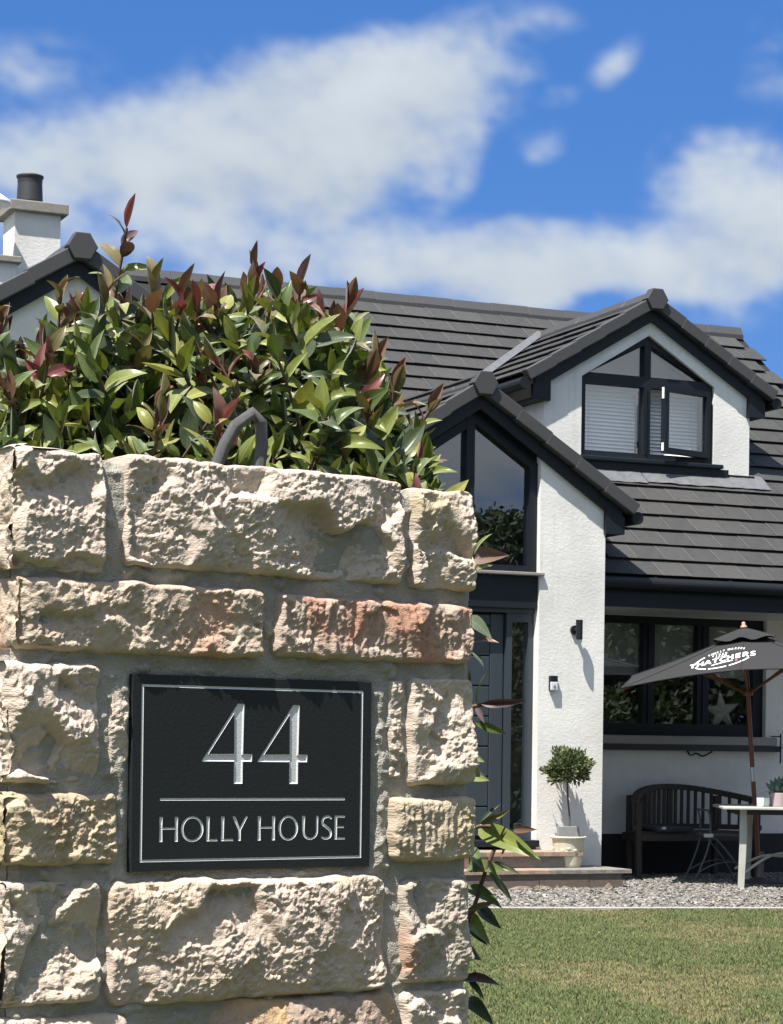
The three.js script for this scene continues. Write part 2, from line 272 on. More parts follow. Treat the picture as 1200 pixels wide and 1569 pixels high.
// a gabled roof facing the front: both slopes, ridge, stepped verge caps, bargeboards
function gable(label, c, apex, t, half, zf, zb, n, seed, leftTiles, s = 1) {
  const k = Math.hypot(1, t), slope = half * k, root = part(house, 'roof', merge([deck([c - half, apex - t * half - 0.012, zb], [0, 0, 1], [1 / k, t / k, 0], zf - 0.03 - zb, slope), deck([c + half, apex - t * half - 0.012, zb], [0, 0, 1], [-1 / k, t / k, 0], zf - 0.03 - zb, slope)]), M.deck, label);
  const free = (p) => p.y > MY + MT * (MZ - p.z) - 0.1;
  roofPlane(root, [c - half, apex - t * half, zb], [0, 0, 1], [1 / k, t / k, 0], zf - 0.05 - zb, slope, free, seed);
  roofPlane(root, [c + half, apex - t * half, zb], [0, 0, 1], [-1 / k, t / k, 0], zf - 0.05 - zb, slope, free, seed + 1);
  let zr = zb; const zm = MZ - (apex - MY) / MT; if (apex < MR[1]) zr = Math.max(zb, zm - 0.1);
  ridge(root, [c, apex, zf - 0.04], [c, apex, zr], t);
  // hexagonal ridge end
  const hex = new THREE.ExtrudeGeometry(shapeOf([[-0.052, 0.088], [0.052, 0.088], [0.112, -0.01], [0.06, -0.10], [-0.06, -0.10], [-0.112, -0.01]].map(([a, b]) => [a * s, b * s])), { depth: 0.1, bevelEnabled: true, bevelSize: 0.008, bevelThickness: 0.008, bevelSegments: 2 });
  part(root, 'ridge_end_cap', mUV(hex.translate(c, apex + 0.01, zf - 0.075)), M.verge);
  for (const d of [-1, 1]) for (let i = 0; i < n; i++) {
    const l = (slope - 0.06) / n, a0 = 0.06 + i * l, len = l * 1.04, hgt = 0.115 * s;
    const g = new RoundedBoxGeometry(len, hgt, 0.11, 2, 0.01).translate(len / 2, -hgt / 2 + 0.045, 0);
    const m = part(root, 'verge_tile', mUV(g), M.verge);
    m.position.set(c + d * a0 / k, apex - (a0 / k) * t, zf - 0.055 + i * 0.0012);
    m.rotation.z = d > 0 ? -Math.atan(t) + 0.03 : Math.PI + Math.atan(t) - 0.03;
    if (d < 0) { m.geometry = mUV(new RoundedBoxGeometry(len, hgt, 0.11, 2, 0.01).translate(len / 2, hgt / 2 - 0.045, 0)); }
  }
  const lo = 0.05 * s * k, lo2 = 0.175 * s * k, e = half - 0.10;
  part(root, 'bargeboard', poly([[c - e, apex - t * e - lo], [c, apex - lo], [c + e, apex - t * e - lo], [c + e, apex - t * e - lo2], [c, apex - lo2], [c - e, apex - t * e - lo2]], zf - 0.105, zf - 0.075), M.anthracite);
  for (const d of [-1, 1]) {
    part(root, 'gutter', mUV(new THREE.CylinderGeometry(0.058, 0.058, zf - 0.02 - Math.max(zb, zm + 0.9), 14).rotateX(Math.PI / 2).translate(c + d * (half + 0.03), apex - t * half - 0.085, (zf - 0.02 + Math.max(zb, zm + 0.9)) / 2)), M.black);
    const bx = [[c + d * (half - 0.27), apex - t * (half - 0.27) - 0.15 * s * k], [c + d * (half - 0.08), apex - t * half - 0.08], [c + d * (half - 0.08), apex - t * half - 0.235 * s], [c + d * (half - 0.27), apex - t * half - 0.235 * s]];
    part(root, 'box_end', poly(d > 0 ? bx : bx.slice().reverse(), zf - 0.115, zf - 0.065), M.anthracite);
    const sx = [c + d * (half - 0.27), c + d * (half - 0.09)].sort((p, q) => p - q);
    part(root, 'soffit', box(sx[0], sx[1], apex - t * half - 0.235 * s, apex - t * half - 0.205 * s, Math.max(zb, zm + 0.9), zf - 0.116), M.anthracite);
  }
  return root;
}
const porchRoof = gable('porch gable roof of dark tiles', PC, PA, PT, 1.53, 0.115, -2.6, 5, 20, true);
const dormerRoof = gable('dormer gable roof of dark tiles', DC, DA, DT, 1.40, -1.6, -4.4, 5, 30, true);
const wingRoof = gable('gable roof of the left wing', WC, WA, WT, 1.85, 0.33, -5.0, 5, 50, true, 1.05);
// lead in the valley left of the dormer, and the apron below its window
{
  const v = (x, lift) => { const y = under(DC, DA, DT, x, 0); return [x, y + lift, MZ - (y - MY) / MT]; };
  const a = v(0.02, 0.035), b = v(DC - 0.03, 0.035);
  const A = X(a), B = X(b), nm = X([0, 1 / Math.hypot(1, MT), MT / Math.hypot(1, MT)]), along = B.clone().sub(A), w = new THREE.Vector3().crossVectors(nm, along).normalize().multiplyScalar(0.085);
  if (w.x > 0) w.negate();
  const lift = nm.clone().multiplyScalar(0.028), q = [A, B, B.clone().add(w), A.clone().add(w)].map((p) => p.clone().add(lift)), g = new THREE.BufferGeometry();
  g.setAttribute('position', new THREE.Float32BufferAttribute([q[0], q[1], q[2], q[0], q[2], q[3]].flatMap((p) => p.toArray()), 3));
  part(dormerRoof, 'valley_lead', mUV(g), M.lead);
  const yA = (z) => MY + MT * (MZ - z);
  for (const [x0, x1, z0] of [[0.1, 1.28, -1.55], [1.29, 2.72, -1.57]]) {
    const g = new THREE.PlaneGeometry(x1 - x0, DF * -1 + z0 + 0.06 + 0.0, 24, 6), p = g.attributes.position;
    g.rotateX(-Math.PI / 2); for (let i = 0; i < p.count; i++) { const x = p.getX(i) + (x0 + x1) / 2, z = p.getZ(i) + (DF + 0.03 + z0) / 2; p.setXYZ(i, x, yA(z) + 0.075 + 0.008 * noise(x * 9, z * 14, x0 + 3), z + 0.02 * noise(x * 6, 2.2, 5) * (p.getZ(i) > 0 ? 1 : 0)); }
    part(dormerRoof, 'lead_apron', mUV(g), M.lead);
  }
  const cp = (x) => [x, yA(-1.45) + 0.055, -1.45];
  part(dormerRoof, 'mortar_crumb', new THREE.IcosahedronGeometry(0.028, 1).scale(1.2, 0.6, 1).translate(...cp(0.78)), M.blind);
}
// -- dormer walls and window
{
  const y = (x) => under(DC, DA, DT, x, 0.14);
  const win = [[0.64, 4.12], [2.15, 4.12], [2.15, 4.905], [1.395, 5.365], [0.64, 4.905]];
  part(house, 'dormer_wall', poly([[0.23, 3.8], [2.57, 3.8], [2.57, y(2.57)], [DC, y(DC)], [0.23, y(0.23)]], DF - 0.2, DF, [win]), M.render, 'white front of the dormer');
  for (const [a, b] of [[0.23, 0.38], [2.42, 2.57]]) part(house, 'dormer_wall', polyX([[DF - 0.2, 3.8], [DF - 0.2, 4.88], [-3.1, 4.88]].concat([[-3.1, 4.8]]), a, b), M.render);
  part(house, 'dormer_wall', poly([[0.38, 3.9], [2.42, 3.9], [2.42, y(2.42) - 0.05], [DC, y(DC) - 0.05], [0.38, y(0.38) - 0.05]], -2.35, -2.3), M.blind);
  const z0 = DF - 0.13, z1 = DF - 0.035, f = [];
  const fr = (a, b, c, d, za = z0, zb = z1) => f.push(box(a, b, c, d, za, zb));
  fr(0.64, 2.15, 4.12, 4.185); fr(0.64, 0.70, 4.185, 4.85); fr(2.09, 2.15, 4.185, 4.85); fr(0.64, 2.15, 4.85, 4.955); fr(1.36, 1.435, 4.185, 4.85); fr(1.36, 1.435, 4.955, 5.3);
  f.push(poly([[0.64, 4.955], [0.73, 4.955], [1.395, 5.285], [1.395, 5.365], [0.64, 4.905]].slice(0, 5), z0 + 0.002, z1 - 0.002), poly([[2.15, 4.905], [1.395, 5.365], [1.395, 5.285], [2.06, 4.955], [2.15, 4.955]], z0 + 0.003, z1 - 0.003));
  f.push(box(1.37, 1.39, 4.185, 4.85, z1, z1 + 0.012));
  const w = part(house, 'window', merge(f), M.anthracite, 'dormer window with pointed top lights');
  part(w, 'pane', box(0.69, 1.37, 4.175, 4.86, z0 + 0.04, z0 + 0.046), M.glass);
  part(w, 'pane', poly([[0.72, 4.95], [1.365, 4.95], [1.365, 5.31]], z0 + 0.04, z0 + 0.046), M.glass);
  part(w, 'pane', poly([[1.43, 4.95], [2.07, 4.95], [1.43, 5.31]], z0 + 0.04, z0 + 0.046), M.glass);
  // right-hand casement, ajar
  const cw = 0.655, ch = 0.668, cf = part(w, 'casement', merge([box(-cw, 0, 0, 0.055, -0.03, 0.03), box(-cw, 0, ch - 0.055, ch, -0.03, 0.03), box(-cw, -cw + 0.055, 0.055, ch - 0.055, -0.03, 0.03), box(-0.055, 0, 0.055, ch - 0.055, -0.03, 0.03)]), M.anthracite, 'open casement');
  cf.position.set(2.095, 4.183, z1 + 0.02); cf.rotation.y = 0.28;
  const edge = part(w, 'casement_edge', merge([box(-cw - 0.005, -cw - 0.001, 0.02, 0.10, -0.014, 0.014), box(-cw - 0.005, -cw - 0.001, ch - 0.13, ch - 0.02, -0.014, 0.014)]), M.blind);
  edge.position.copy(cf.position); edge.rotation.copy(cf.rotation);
  const cpane = part(w, 'pane', box(-cw + 0.05, -0.05, 0.05, ch - 0.05, -0.004, 0.002), M.glass); cpane.position.copy(cf.position); cpane.rotation.copy(cf.rotation);
  part(house, 'window_sill', rbox(0.56, 2.22, 4.075, 4.118, DF - 0.1, DF + 0.09, 0.01), M.anthracite);
  part(house, 'sill_board', box(0.5, 2.3, 3.9, 4.073, DF + 0.002, DF + 0.05), M.black);
  part(house, 'base_board', box(2.0, 2.62, 3.9, 4.03, DF + 0.004, DF + 0.03), M.black);
}
// -- eaves of the main roof
part(house, 'fascia', box(0.0, 4.1, 2.55, 2.79, -0.32, -0.285), M.anthracite);
part(house, 'soffit', box(0.0, 4.1, 2.55, 2.565, -1.349, -0.321), M.soffit);
{
  const g = mUV(new THREE.CylinderGeometry(0.062, 0.062, 4.1, 16, 1, true, Math.PI / 2 + Math.PI / 2 * 0, Math.PI).rotateZ(Math.PI / 2));
  const gut = part(house, 'gutter', merge([mUV(new THREE.CylinderGeometry(0.06, 0.06, 4.1, 18).rotateZ(Math.PI / 2).translate(2.07, 2.765, -0.222))]), M.black);
  for (const x of [0.62, 1.42, 2.25]) part(gut, 'gutter_bracket', mUV(new THREE.CylinderGeometry(0.066, 0.066, 0.03, 18).rotateZ(Math.PI / 2).translate(x, 2.765, -0.222)), M.black);
}
// -- porch glazing, door
{
  const zf0 = -0.17, zf1 = -0.06, yt = (x) => under(PC, PA, PT, x, 0.235), f = [];
  const L = -1.92, R = -0.68, m0 = -1.385, m1 = -1.305;
  const slopeBar = (a, b) => poly([[a, yt(a)], [b, yt(b)], [b, yt(b) - 0.09], [a, yt(a) - 0.09]], zf0, zf1 - 0.002);
  f.push(box(L, L + 0.075, 2.8, yt(L), zf0 + 0.001, zf1), box(R - 0.075, R, 2.8, yt(R), zf0 + 0.001, zf1), box(m0, m1, 2.86, yt(PC) - 0.0, zf0 + 0.001, zf1 + 0.002), box(L + 0.075, R - 0.075, 2.8, 2.86, zf0 + 0.001, zf1 - 0.001));
  f.push(poly([[L, yt(L)], [PC, yt(PC)], [PC, yt(PC) - 0.09], [L, yt(L) - 0.09]].reverse(), zf0, zf1 - 0.002), slopeBar(PC, R));
  f.push(poly([[L, yt(L)], [PC, yt(PC)], [R, yt(R)], [R, yt(R) + 0.16], [PC, yt(PC) + 0.16], [L, yt(L) + 0.16]].reverse(), zf0, zf1 - 0.02));
  const w = part(house, 'window', merge(f), M.anthracite, 'tall gable glazing above the front door');
  part(w, 'pane', poly([[L + 0.07, 2.85], [m0 + 0.005, 2.85], [m0 + 0.005, yt(m0) - 0.05], [L + 0.07, yt(L + 0.07) - 0.08]], -0.125, -0.119), M.glass);
  part(w, 'pane', poly([[m1 - 0.005, 2.85], [R - 0.07, 2.85], [R - 0.07, yt(R - 0.07) - 0.08], [m1 - 0.005, yt(m1) - 0.05]], -0.125, -0.119), M.glass);
  part(house, 'window_sill', rbox(L - 0.0, R + 0.035, 2.77, 2.798, -0.17, 0.035, 0.006), M.capStone);
  part(house, 'spandrel_panel', box(L, R, 2.48, 2.768, -0.17, -0.03), M.anthracite);
  // door: five boards parted by grooves, in a frame, with a side light
  const dx0 = -1.80, dx1 = -0.955, d = part(house, 'door', merge([box(dx0, dx1, 0.42, 2.44, -0.20, -0.165)]), M.anthracite, 'dark grey front door with horizontal grooves');
  const step = 0.268;
  for (let i = 0; i < 8; i++) { const y0 = 0.45 + i * step, y1 = Math.min(2.42, y0 + step - 0.012); if (y1 > y0 + 0.03) part(d, 'door_board', rbox(dx0 + 0.02, dx1 - 0.14, y0, y1, -0.166, -0.143, 0.006), M.door); }
  part(d, 'door_stile', rbox(dx1 - 0.135, dx1 - 0.005, 0.43, 2.43, -0.166, -0.140, 0.006), M.door);
  part(d, 'handle', tube([[-1.7, 1.1, -0.14], [-1.7, 1.1, -0.09], [-1.7, 1.8, -0.09], [-1.7, 1.8, -0.14]], 0.014, 30, 8), M.steel);
  const sf = part(house, 'side_light', merge([box(-0.95, -0.895, 0.42, 2.44, -0.19, -0.1), box(-0.735, -0.68, 0.42, 2.44, -0.19, -0.1), box(-0.895, -0.735, 0.42, 0.5, -0.19, -0.1), box(-0.895, -0.735, 2.36, 2.44, -0.19, -0.1), box(L, -0.68, 2.44, 2.479, -0.19, -0.08), box(L, -1.81, 0.42, 2.44, -0.19, -0.1)]), M.door);
  part(sf, 'pane', box(-0.90, -0.73, 0.49, 2.37, -0.15, -0.144), M.glass);
  part(house, 'threshold', rbox(L, -0.66, 0.36, 0.42, -0.2, 0.03, 0.008), M.anthracite);
}
// -- lower window
{
  const z0 = -1.50, z1 = -1.41, f = [box(0.62, 2.57, 2.475, 2.548, z0, z1), box(0.62, 2.57, 1.38, 1.50, z0, z1), box(0.62, 0.71, 1.5, 2.475, z0, z1), box(2.455, 2.57, 1.5, 2.475, z0, z1), box(1.195, 1.32, 1.5, 2.475, z0, z1), box(1.81, 1.94, 1.5, 2.475, z0, z1), box(1.245, 1.268, 1.5, 2.475, z1, z1 + 0.012), box(1.865, 1.885, 1.5, 2.475, z1, z1 + 0.012)];
  const w = part(house, 'window', merge(f), M.anthracite, 'three-light window under the eaves');
  for (const [a, b] of [[0.7, 1.2], [1.315, 1.815], [1.935, 2.46]]) part(w, 'pane', box(a, b, 1.49, 2.485, -1.455, -1.449), M.glass);
  part(house, 'window_sill', rbox(0.0, 2.66, 1.295, 1.378, -1.42, -1.27, 0.01), M.sill);
  part(house, 'under_sill_strip', box(0.0, 2.7, 1.235, 1.293, -1.349, -1.28), M.potClay);  // dark strip below the sill
}
// -- chimney on the left wing
{
  const ch = part(house, 'chimney', merge([box(-4.97, -4.55, 4.6, 6.0, -2.42, -2.0)]), M.render, 'white chimney stack with stone cap and dark pot');
  part(ch, 'chimney_cap', rbox(-5.03, -4.49, 5.985, 6.085, -2.50, -1.94, 0.012), M.capStone);
  const pot = part(ch, 'chimney_pot', lathe([[0.001, 0], [0.122, 0], [0.118, 0.06], [0.112, 0.2], [0.11, 0.222], [0.113, 0.226], [0.113, 0.262], [0.122, 0.268], [0.124, 0.285], [0.11, 0.29], [0.095, 0.285], [0.09, 0.1], [0.001, 0.1]]), M.potClay);
  pot.position.set(-4.78, 6.083, -2.22);
  const sh = part(house, 'chimney', box(-5.5, -5.03, 4.4, 5.44, -2.46, -1.65), M.render, 'lower shoulder of the chimney');
  part(sh, 'chimney_cap', rbox(-5.56, -5.0, 5.44, 5.50, -2.5, -1.6, 0.01), M.capStone);
  const cowl = part(sh, 'chimney_pot', lathe([[0.001, 0], [0.055, 0], [0.05, 0.5], [0.07, 0.53], [0.15, 0.56], [0.14, 0.6], [0.07, 0.65], [0.001, 0.66]]), M.blind, 'white cowl');
  cowl.position.set(-5.205, 5.42, -1.82);
}
// =========================================================================================== THE GROUND
const hwxz = (x, z) => hw(x, 0, z);
{
  const lawnTex = dataTex(768, 768, (u, v) => {
    const a = fbm(u * 8, v * 8, 1.5, 5, 8), b = fbm(u * 120, v * 120, 2.5, 3, 120), dry = sstep(0.05, 0.4, fbm(u * 5 + 3, v * 5, 5.5, 4, 5) + 0.15 * b);
    const g = [0.056 + 0.03 * b + 0.02 * a, 0.068 + 0.035 * b + 0.02 * a, 0.02 + 0.01 * b], d = [0.17 + 0.06 * b, 0.135 + 0.05 * b, 0.07 + 0.03 * b];
    return [0, 1, 2].map((k) => srgb(Math.max(0.004, lerp(g[k], d[k], dry * 0.75))));
  }, true);
  const g = new THREE.PlaneGeometry(400, 400, 1, 1).rotateX(-Math.PI / 2); mUV(g);
  struct('lawn', g, std({ color: [0.9, 0.9, 0.9], roughness: 1, map: clone(lawnTex, 1 / 6), bumpMap: clone(grain, 1.5), bumpScale: 0.02 }));
  // blades: short mown turf, instanced where the camera sees it
  const blade = (r) => { const w = 0.0022 + r() * 0.0016, h = 0.022 + r() * 0.022, a = r() * 6.28, l = 0.25 + r() * 0.8, cx = (r() - 0.5) * 0.05, cz = (r() - 0.5) * 0.05, dx = Math.cos(a), dz = Math.sin(a);
    const p = (s, t) => [cx + dz * w * s + dx * h * l * t * t, h * t * (1 - 0.25 * l * t), cz - dx * w * s + dz * h * l * t * t];
    return [p(-1, 0), p(1, 0), p(0.7, 0.55), p(-1, 0), p(0.7, 0.55), p(-0.7, 0.55), p(-0.7, 0.55), p(0.7, 0.55), p(0, 1)].flat(); };
  const r = rng(77), tufts = [0, 1, 2].map(() => { const v = []; for (let i = 0; i < 11; i++) v.push(...blade(r)); const t = new THREE.BufferGeometry(); t.setAttribute('position', new THREE.Float32BufferAttribute(v, 3)); t.computeVertexNormals(); return t; });
  const gm = phy({ color: [1, 1, 1], roughness: 0.85, transmission: 0.3, thickness: 0 });
  const N = 62000;
  tufts.forEach((t, k) => {
    const im = new THREE.InstancedMesh(t, gm, N), m = new THREE.Matrix4(), q = new THREE.Quaternion(), up = new THREE.Vector3(0, 1, 0);
    let n = 0;
    while (n < N) {
      const d = Math.sqrt(lerp(8 * 8, 18.8 * 18.8, r())), px = 250 + r() * 1250, x = (px - 600) / 3500 * d, z = -d;
      const hx = (x - HO[0]) * Math.cos(PSI) - (z - HO[2]) * Math.sin(PSI), hz = (x - HO[0]) * Math.sin(PSI) + (z - HO[2]) * Math.cos(PSI);
      if (hz < 2.78 + (hx + 2.43) * 0.233 - 0.02 + 0.06 * r() + 0.03 * noise(hx * 3, 1.5, 2)) continue;
      const dry = 0.95 * sstep(0.02, 0.38, fbm(x * 0.9 + 4, z * 0.55, 5.5, 4) + 0.18 * noise(x * 9, z * 6, 2)), f = 0.75 + r() * 0.5, s = 0.8 + r() * 0.5 - dry * 0.25;
      q.setFromAxisAngle(up, r() * 6.28); m.compose(new THREE.Vector3(x, 0, z), q, new THREE.Vector3(s, s, s)); im.setMatrixAt(n, m);
      const straw = r() < 0.10 + dry * 0.38;
      im.setColorAt(n, straw ? C(0.26 * f, 0.215 * f, 0.09 * f) : C(lerp(0.092, 0.125, dry) * f, lerp(0.124, 0.132, dry) * f, lerp(0.022, 0.034, dry) * f)); n++;
    }
    im.name = numbered('grass'); im.userData.kind = 'stuff'; im.userData.label = 'short mown lawn grass with dry straw patches'; im.userData.category = 'grass'; scene.add(im);
  });
}
// slate-chipping strip along the house, with a concrete edging
const edgeZ = (x) => 2.78 + (x + 2.43) * 0.233;
{
  const c = [hwxz(-8, edgeZ(-8)), hwxz(9, edgeZ(9)), hwxz(9, -1.5), hwxz(-8, -1.5)], sh = new THREE.Shape(c.map((p) => new THREE.Vector2(p.x, -p.z)));
  const g = new THREE.ShapeGeometry(sh).rotateX(-Math.PI / 2).translate(0, 0.008, 0);
  struct('gravel_bed', mUV(g), std({ color: [0.16, 0.15, 0.14], roughness: 1, bumpMap: clone(grain, 4), bumpScale: 0.01 }));
  const r = rng(5), chips = [0, 1, 2, 3].map((k) => { const q = new THREE.IcosahedronGeometry(1, 0), p = q.attributes.position, o = [0, 1, 2].map(() => r() * 9); for (let i = 0; i < p.count; i++) { const s = 0.8 + 0.5 * hr(Math.round(p.getX(i) * 9), Math.round(p.getY(i) * 9) + k * 7, Math.round(p.getZ(i) * 9)); p.setXYZ(i, p.getX(i) * s, p.getY(i) * s, p.getZ(i) * s); } q.computeVertexNormals(); return q; });
  const gm = std({ color: [1, 1, 1], roughness: 0.85 }), N = 12000;
  chips.forEach((t, k) => {
    const im = new THREE.InstancedMesh(t, gm, N), m = new THREE.Matrix4(), q = new THREE.Quaternion();
    for (let n = 0; n < N; n++) {
      const x = -3.2 + r() * 6.2, e = edgeZ(x), z = lerp(-1.3, e - 0.03, r()), p = hw(x, 0.012 + r() * 0.022, z);
      q.setFromEuler(new THREE.Euler((r() - 0.5) * 0.9, r() * 6.28, (r() - 0.5) * 0.9));
      const L = 0.008 + r() * 0.013; m.compose(p, q, new THREE.Vector3(L * (0.8 + r() * 0.5), L * (0.25 + r() * 0.3), L * (0.6 + r() * 0.3))); im.setMatrixAt(n, m);
      const f = 0.11 + r() * r() * 0.25, w = r(); im.setColorAt(n, w < 0.16 ? C(f * 1.1, f * 0.95, f * 0.74) : C(f, f * 0.95, f * 0.86));
    }
    im.name = numbered('gravel'); im.userData.kind = 'stuff'; im.userData.label = 'loose grey slate chippings in the strip along the house'; im.userData.category = 'gravel'; scene.add(im);
  });
  const e = struct('edging_kerb', bar(hwxz(-8, edgeZ(-8)).setY(-0.01).toArray(), hwxz(9, edgeZ(9)).setY(-0.01).toArray(), 0.05, 0.1, 0.1), std({ color: [0.36, 0.34, 0.30], roughness: 0.9, bumpMap: clone(grain, 2), bumpScale: 0.003 }));
}
// =========================================================================================== STEPS
{
  const st = thing('doorstep', 'two sandstone doorsteps with grey and pink flagstone treads by the front door', 'steps', HO, PSI);
  const riser = std({ color: [0.56, 0.42, 0.30], roughness: 0.9, map: clone(cloudTone, 3), bumpMap: clone(grain, 2.5), bumpScale: 0.004 });
  const grey = std({ color: [0.235, 0.22, 0.195], roughness: 0.85, map: clone(cloudTone, 4), bumpMap: clone(grain, 2), bumpScale: 0.004 });
  const pink = std({ color: [0.37, 0.265, 0.20], roughness: 0.85, map: clone(cloudTone, 4), bumpMap: clone(grain, 2), bumpScale: 0.004 });
  // rough-edged flag
  const flag = (x0, x1, z0, z1, y, th, seed) => { const r = rng(seed), pts = [], n = 12; const push = (a, b, c, d, j) => { for (let i = 0; i < n; i++) pts.push([lerp(a, c, i / n) + (r() - 0.5) * j, lerp(b, d, i / n) + (r() - 0.5) * j]); };
    push(x0, -z0, x0, -z1, 0.006); push(x0, -z1, x1, -z1, 0.012); push(x1, -z1, x1, -z0, 0.012); push(x1, -z0, x0, -z0, 0.0);
    return mUV(new THREE.ExtrudeGeometry(shapeOf(pts), { depth: th, bevelEnabled: true, bevelSize: 0.004, bevelThickness: 0.004, bevelSegments: 2 }).rotateX(-Math.PI / 2).translate(0, y - th - 0.004, 0)); };
  // riser stones: blocks with an uneven face
  const block = (x0, x1, y0, y1, z, seed) => { const g = new THREE.BoxGeometry(x1 - x0, y1 - y0, 0.1, 24, 10, 1), p = g.attributes.position; for (let i = 0; i < p.count; i++) { const X0 = p.getX(i), Y0 = p.getY(i); if (p.getZ(i) > 0) p.setZ(i, p.getZ(i) + 0.014 * fbm(X0 * 9 + seed, Y0 * 16, 2.2, 4)); } return mUV(g.translate((x0 + x1) / 2, (y0 + y1) / 2, z - 0.05)); };
  const xs = [-3.0, -2.3, -1.55, -0.98, -0.5, -0.16];
  for (let i = 0; i + 1 < xs.length; i++) part(st, 'riser_stone', block(xs[i] + 0.004, xs[i + 1] - 0.004, -0.03, 0.10 + (i % 2) * 0.004, 0.66, i * 7), riser);
  part(st, 'mortar_bed', box(-3.0, -0.165, 0.0, 0.15, -0.0, 0.635), M.capStone);
  part(st, 'tread', flag(-0.84, -0.10, 0.0, 0.688, 0.192, 0.03, 9), grey, 'grey corner tread under the pot');
  part(st, 'tread', flag(-1.62, -0.848, 0.0, 0.686, 0.192, 0.03, 10), pink);
  part(st, 'tread', flag(-2.5, -1.628, 0.0, 0.686, 0.19, 0.03, 11), pink);
  part(st, 'mortar_bed', box(-2.6, -0.50, 0.19, 0.30, 0.0, 0.34), M.capStone);
  part(st, 'riser_stone', block(-1.5, -0.495, 0.196, 0.30, 0.36, 31), grey);
  part(st, 'riser_stone', block(-2.55, -1.51, 0.196, 0.30, 0.36, 37), riser);
  part(st, 'tread', flag(-1.35, -0.42, 0.0, 0.392, 0.335, 0.034, 12), pink, 'pinkish upper tread');
  part(st, 'tread', flag(-2.6, -1.36, 0.0, 0.39, 0.333, 0.034, 13), grey);
}
// =========================================================================================== THE GATE PIER
const pier = thing('gate_pier', 'square sandstone gate pier of rock-faced blocks carrying the name plate', 'gate pier', PO, PSIP);
function cellPlanes(x, y, cell, seed, tilt, sharp = 16) {      // broken facets: every cell a tilted plane, eased into its neighbours
  const u = x / cell, v = y / cell, i0 = Math.floor(u), j0 = Math.floor(v), D = [], Z = []; let best = 9;
  for (let i = i0 - 1; i <= i0 + 1; i++) for (let j = j0 - 1; j <= j0 + 1; j++) {
    const a = i + hr(i, j, seed), b = j + hr(i, j, seed + 1), dx = u - a, dy = v - b, d = dx * dx + dy * dy;
    if (d < best) best = d;
    D.push(d); Z.push((hr(i, j, seed + 2) - 0.5) + tilt * ((hr(i, j, seed + 3) - 0.5) * dx + (hr(i, j, seed + 4) - 0.5) * dy) * 2);
  }
  let s = 0, w = 0;
  for (let k = 0; k < 9; k++) if (D[k] - best < 0.35) { const e = Math.exp(-sharp * (D[k] - best)); s += e * Z[k]; w += e; }
  return s / w;
}
// height of a rock-faced stone above its own mean plane
function rock(x, y, s, o) {
  const wx = x + 0.010 * fbm(x * 28, y * 28, s + 0.3, 3), wy = y + 0.010 * fbm(x * 28, y * 28, s + 9.3, 3);
  let h = o.big * 0.82 * cellPlanes(wx, wy, o.cell, s * 10, 1.25);
  h += o.mid * 0.62 * cellPlanes(wx + 0.004 * noise(x * 130, y * 130, s), wy + 0.004 * noise(x * 130, y * 130, s + 4), 0.017, s * 10 + 5, 1.1);
  const rough = sstep(-0.35, 0.15, fbm(x * 22, y * 22, s + 20, 2));
  const e = 1 - Math.abs(noise(x * 95, y * 95, s + 2)) * 2;
  const e2 = 1 - Math.abs(noise(x * 210 + e, y * 210, s + 12)) * 2;
  h += o.fine * (0.3 + 0.7 * rough) * (e * 0.42 + e2 * 0.42 + 1.15 * fbm(x * 165, y * 165, s + 3, 4));
  if (o.chisel) h += o.chisel * noise(x * 160, y * 26, s + 6);
  return h;
}
const stoneTint = (x, y, s, o, h) => {
  const a = fbm(x * 11, y * 11, s + 1.7, 4), b = fbm(x * 34, y * 34, s + 5.1, 3), c = noise(x * 160, y * 160, s + 8);
  const t = o.tint || [0.485, 0.405, 0.335], k = 1 + 0.16 * a + 0.16 * b + 0.08 * c, yel = sstep(0.02, 0.35, fbm(x * 8, y * 8, s + 31, 3)) * (o.ochre ?? 0.28);
  const st = o.stain ? sstep(-0.12, 0.28, fbm(x * 12, y * 9, s + 51, 4) + (o.stainAt ? o.stainAt(x, y) : 0)) : 0;
  const col = [t[0] * k, t[1] * k * (1 - 0.03 * yel), t[2] * k * (1 - 0.27 * yel)];
  return st ? col.map((q, i) => lerp(q, o.stain[i] * k, st * 0.85)) : col;
};
const stoneMat = new THREE.MeshStandardMaterial({ color: 0xffffff, vertexColors: true, roughness: 0.93, bumpMap: clone(grain, 9), bumpScale: 0.0013 });
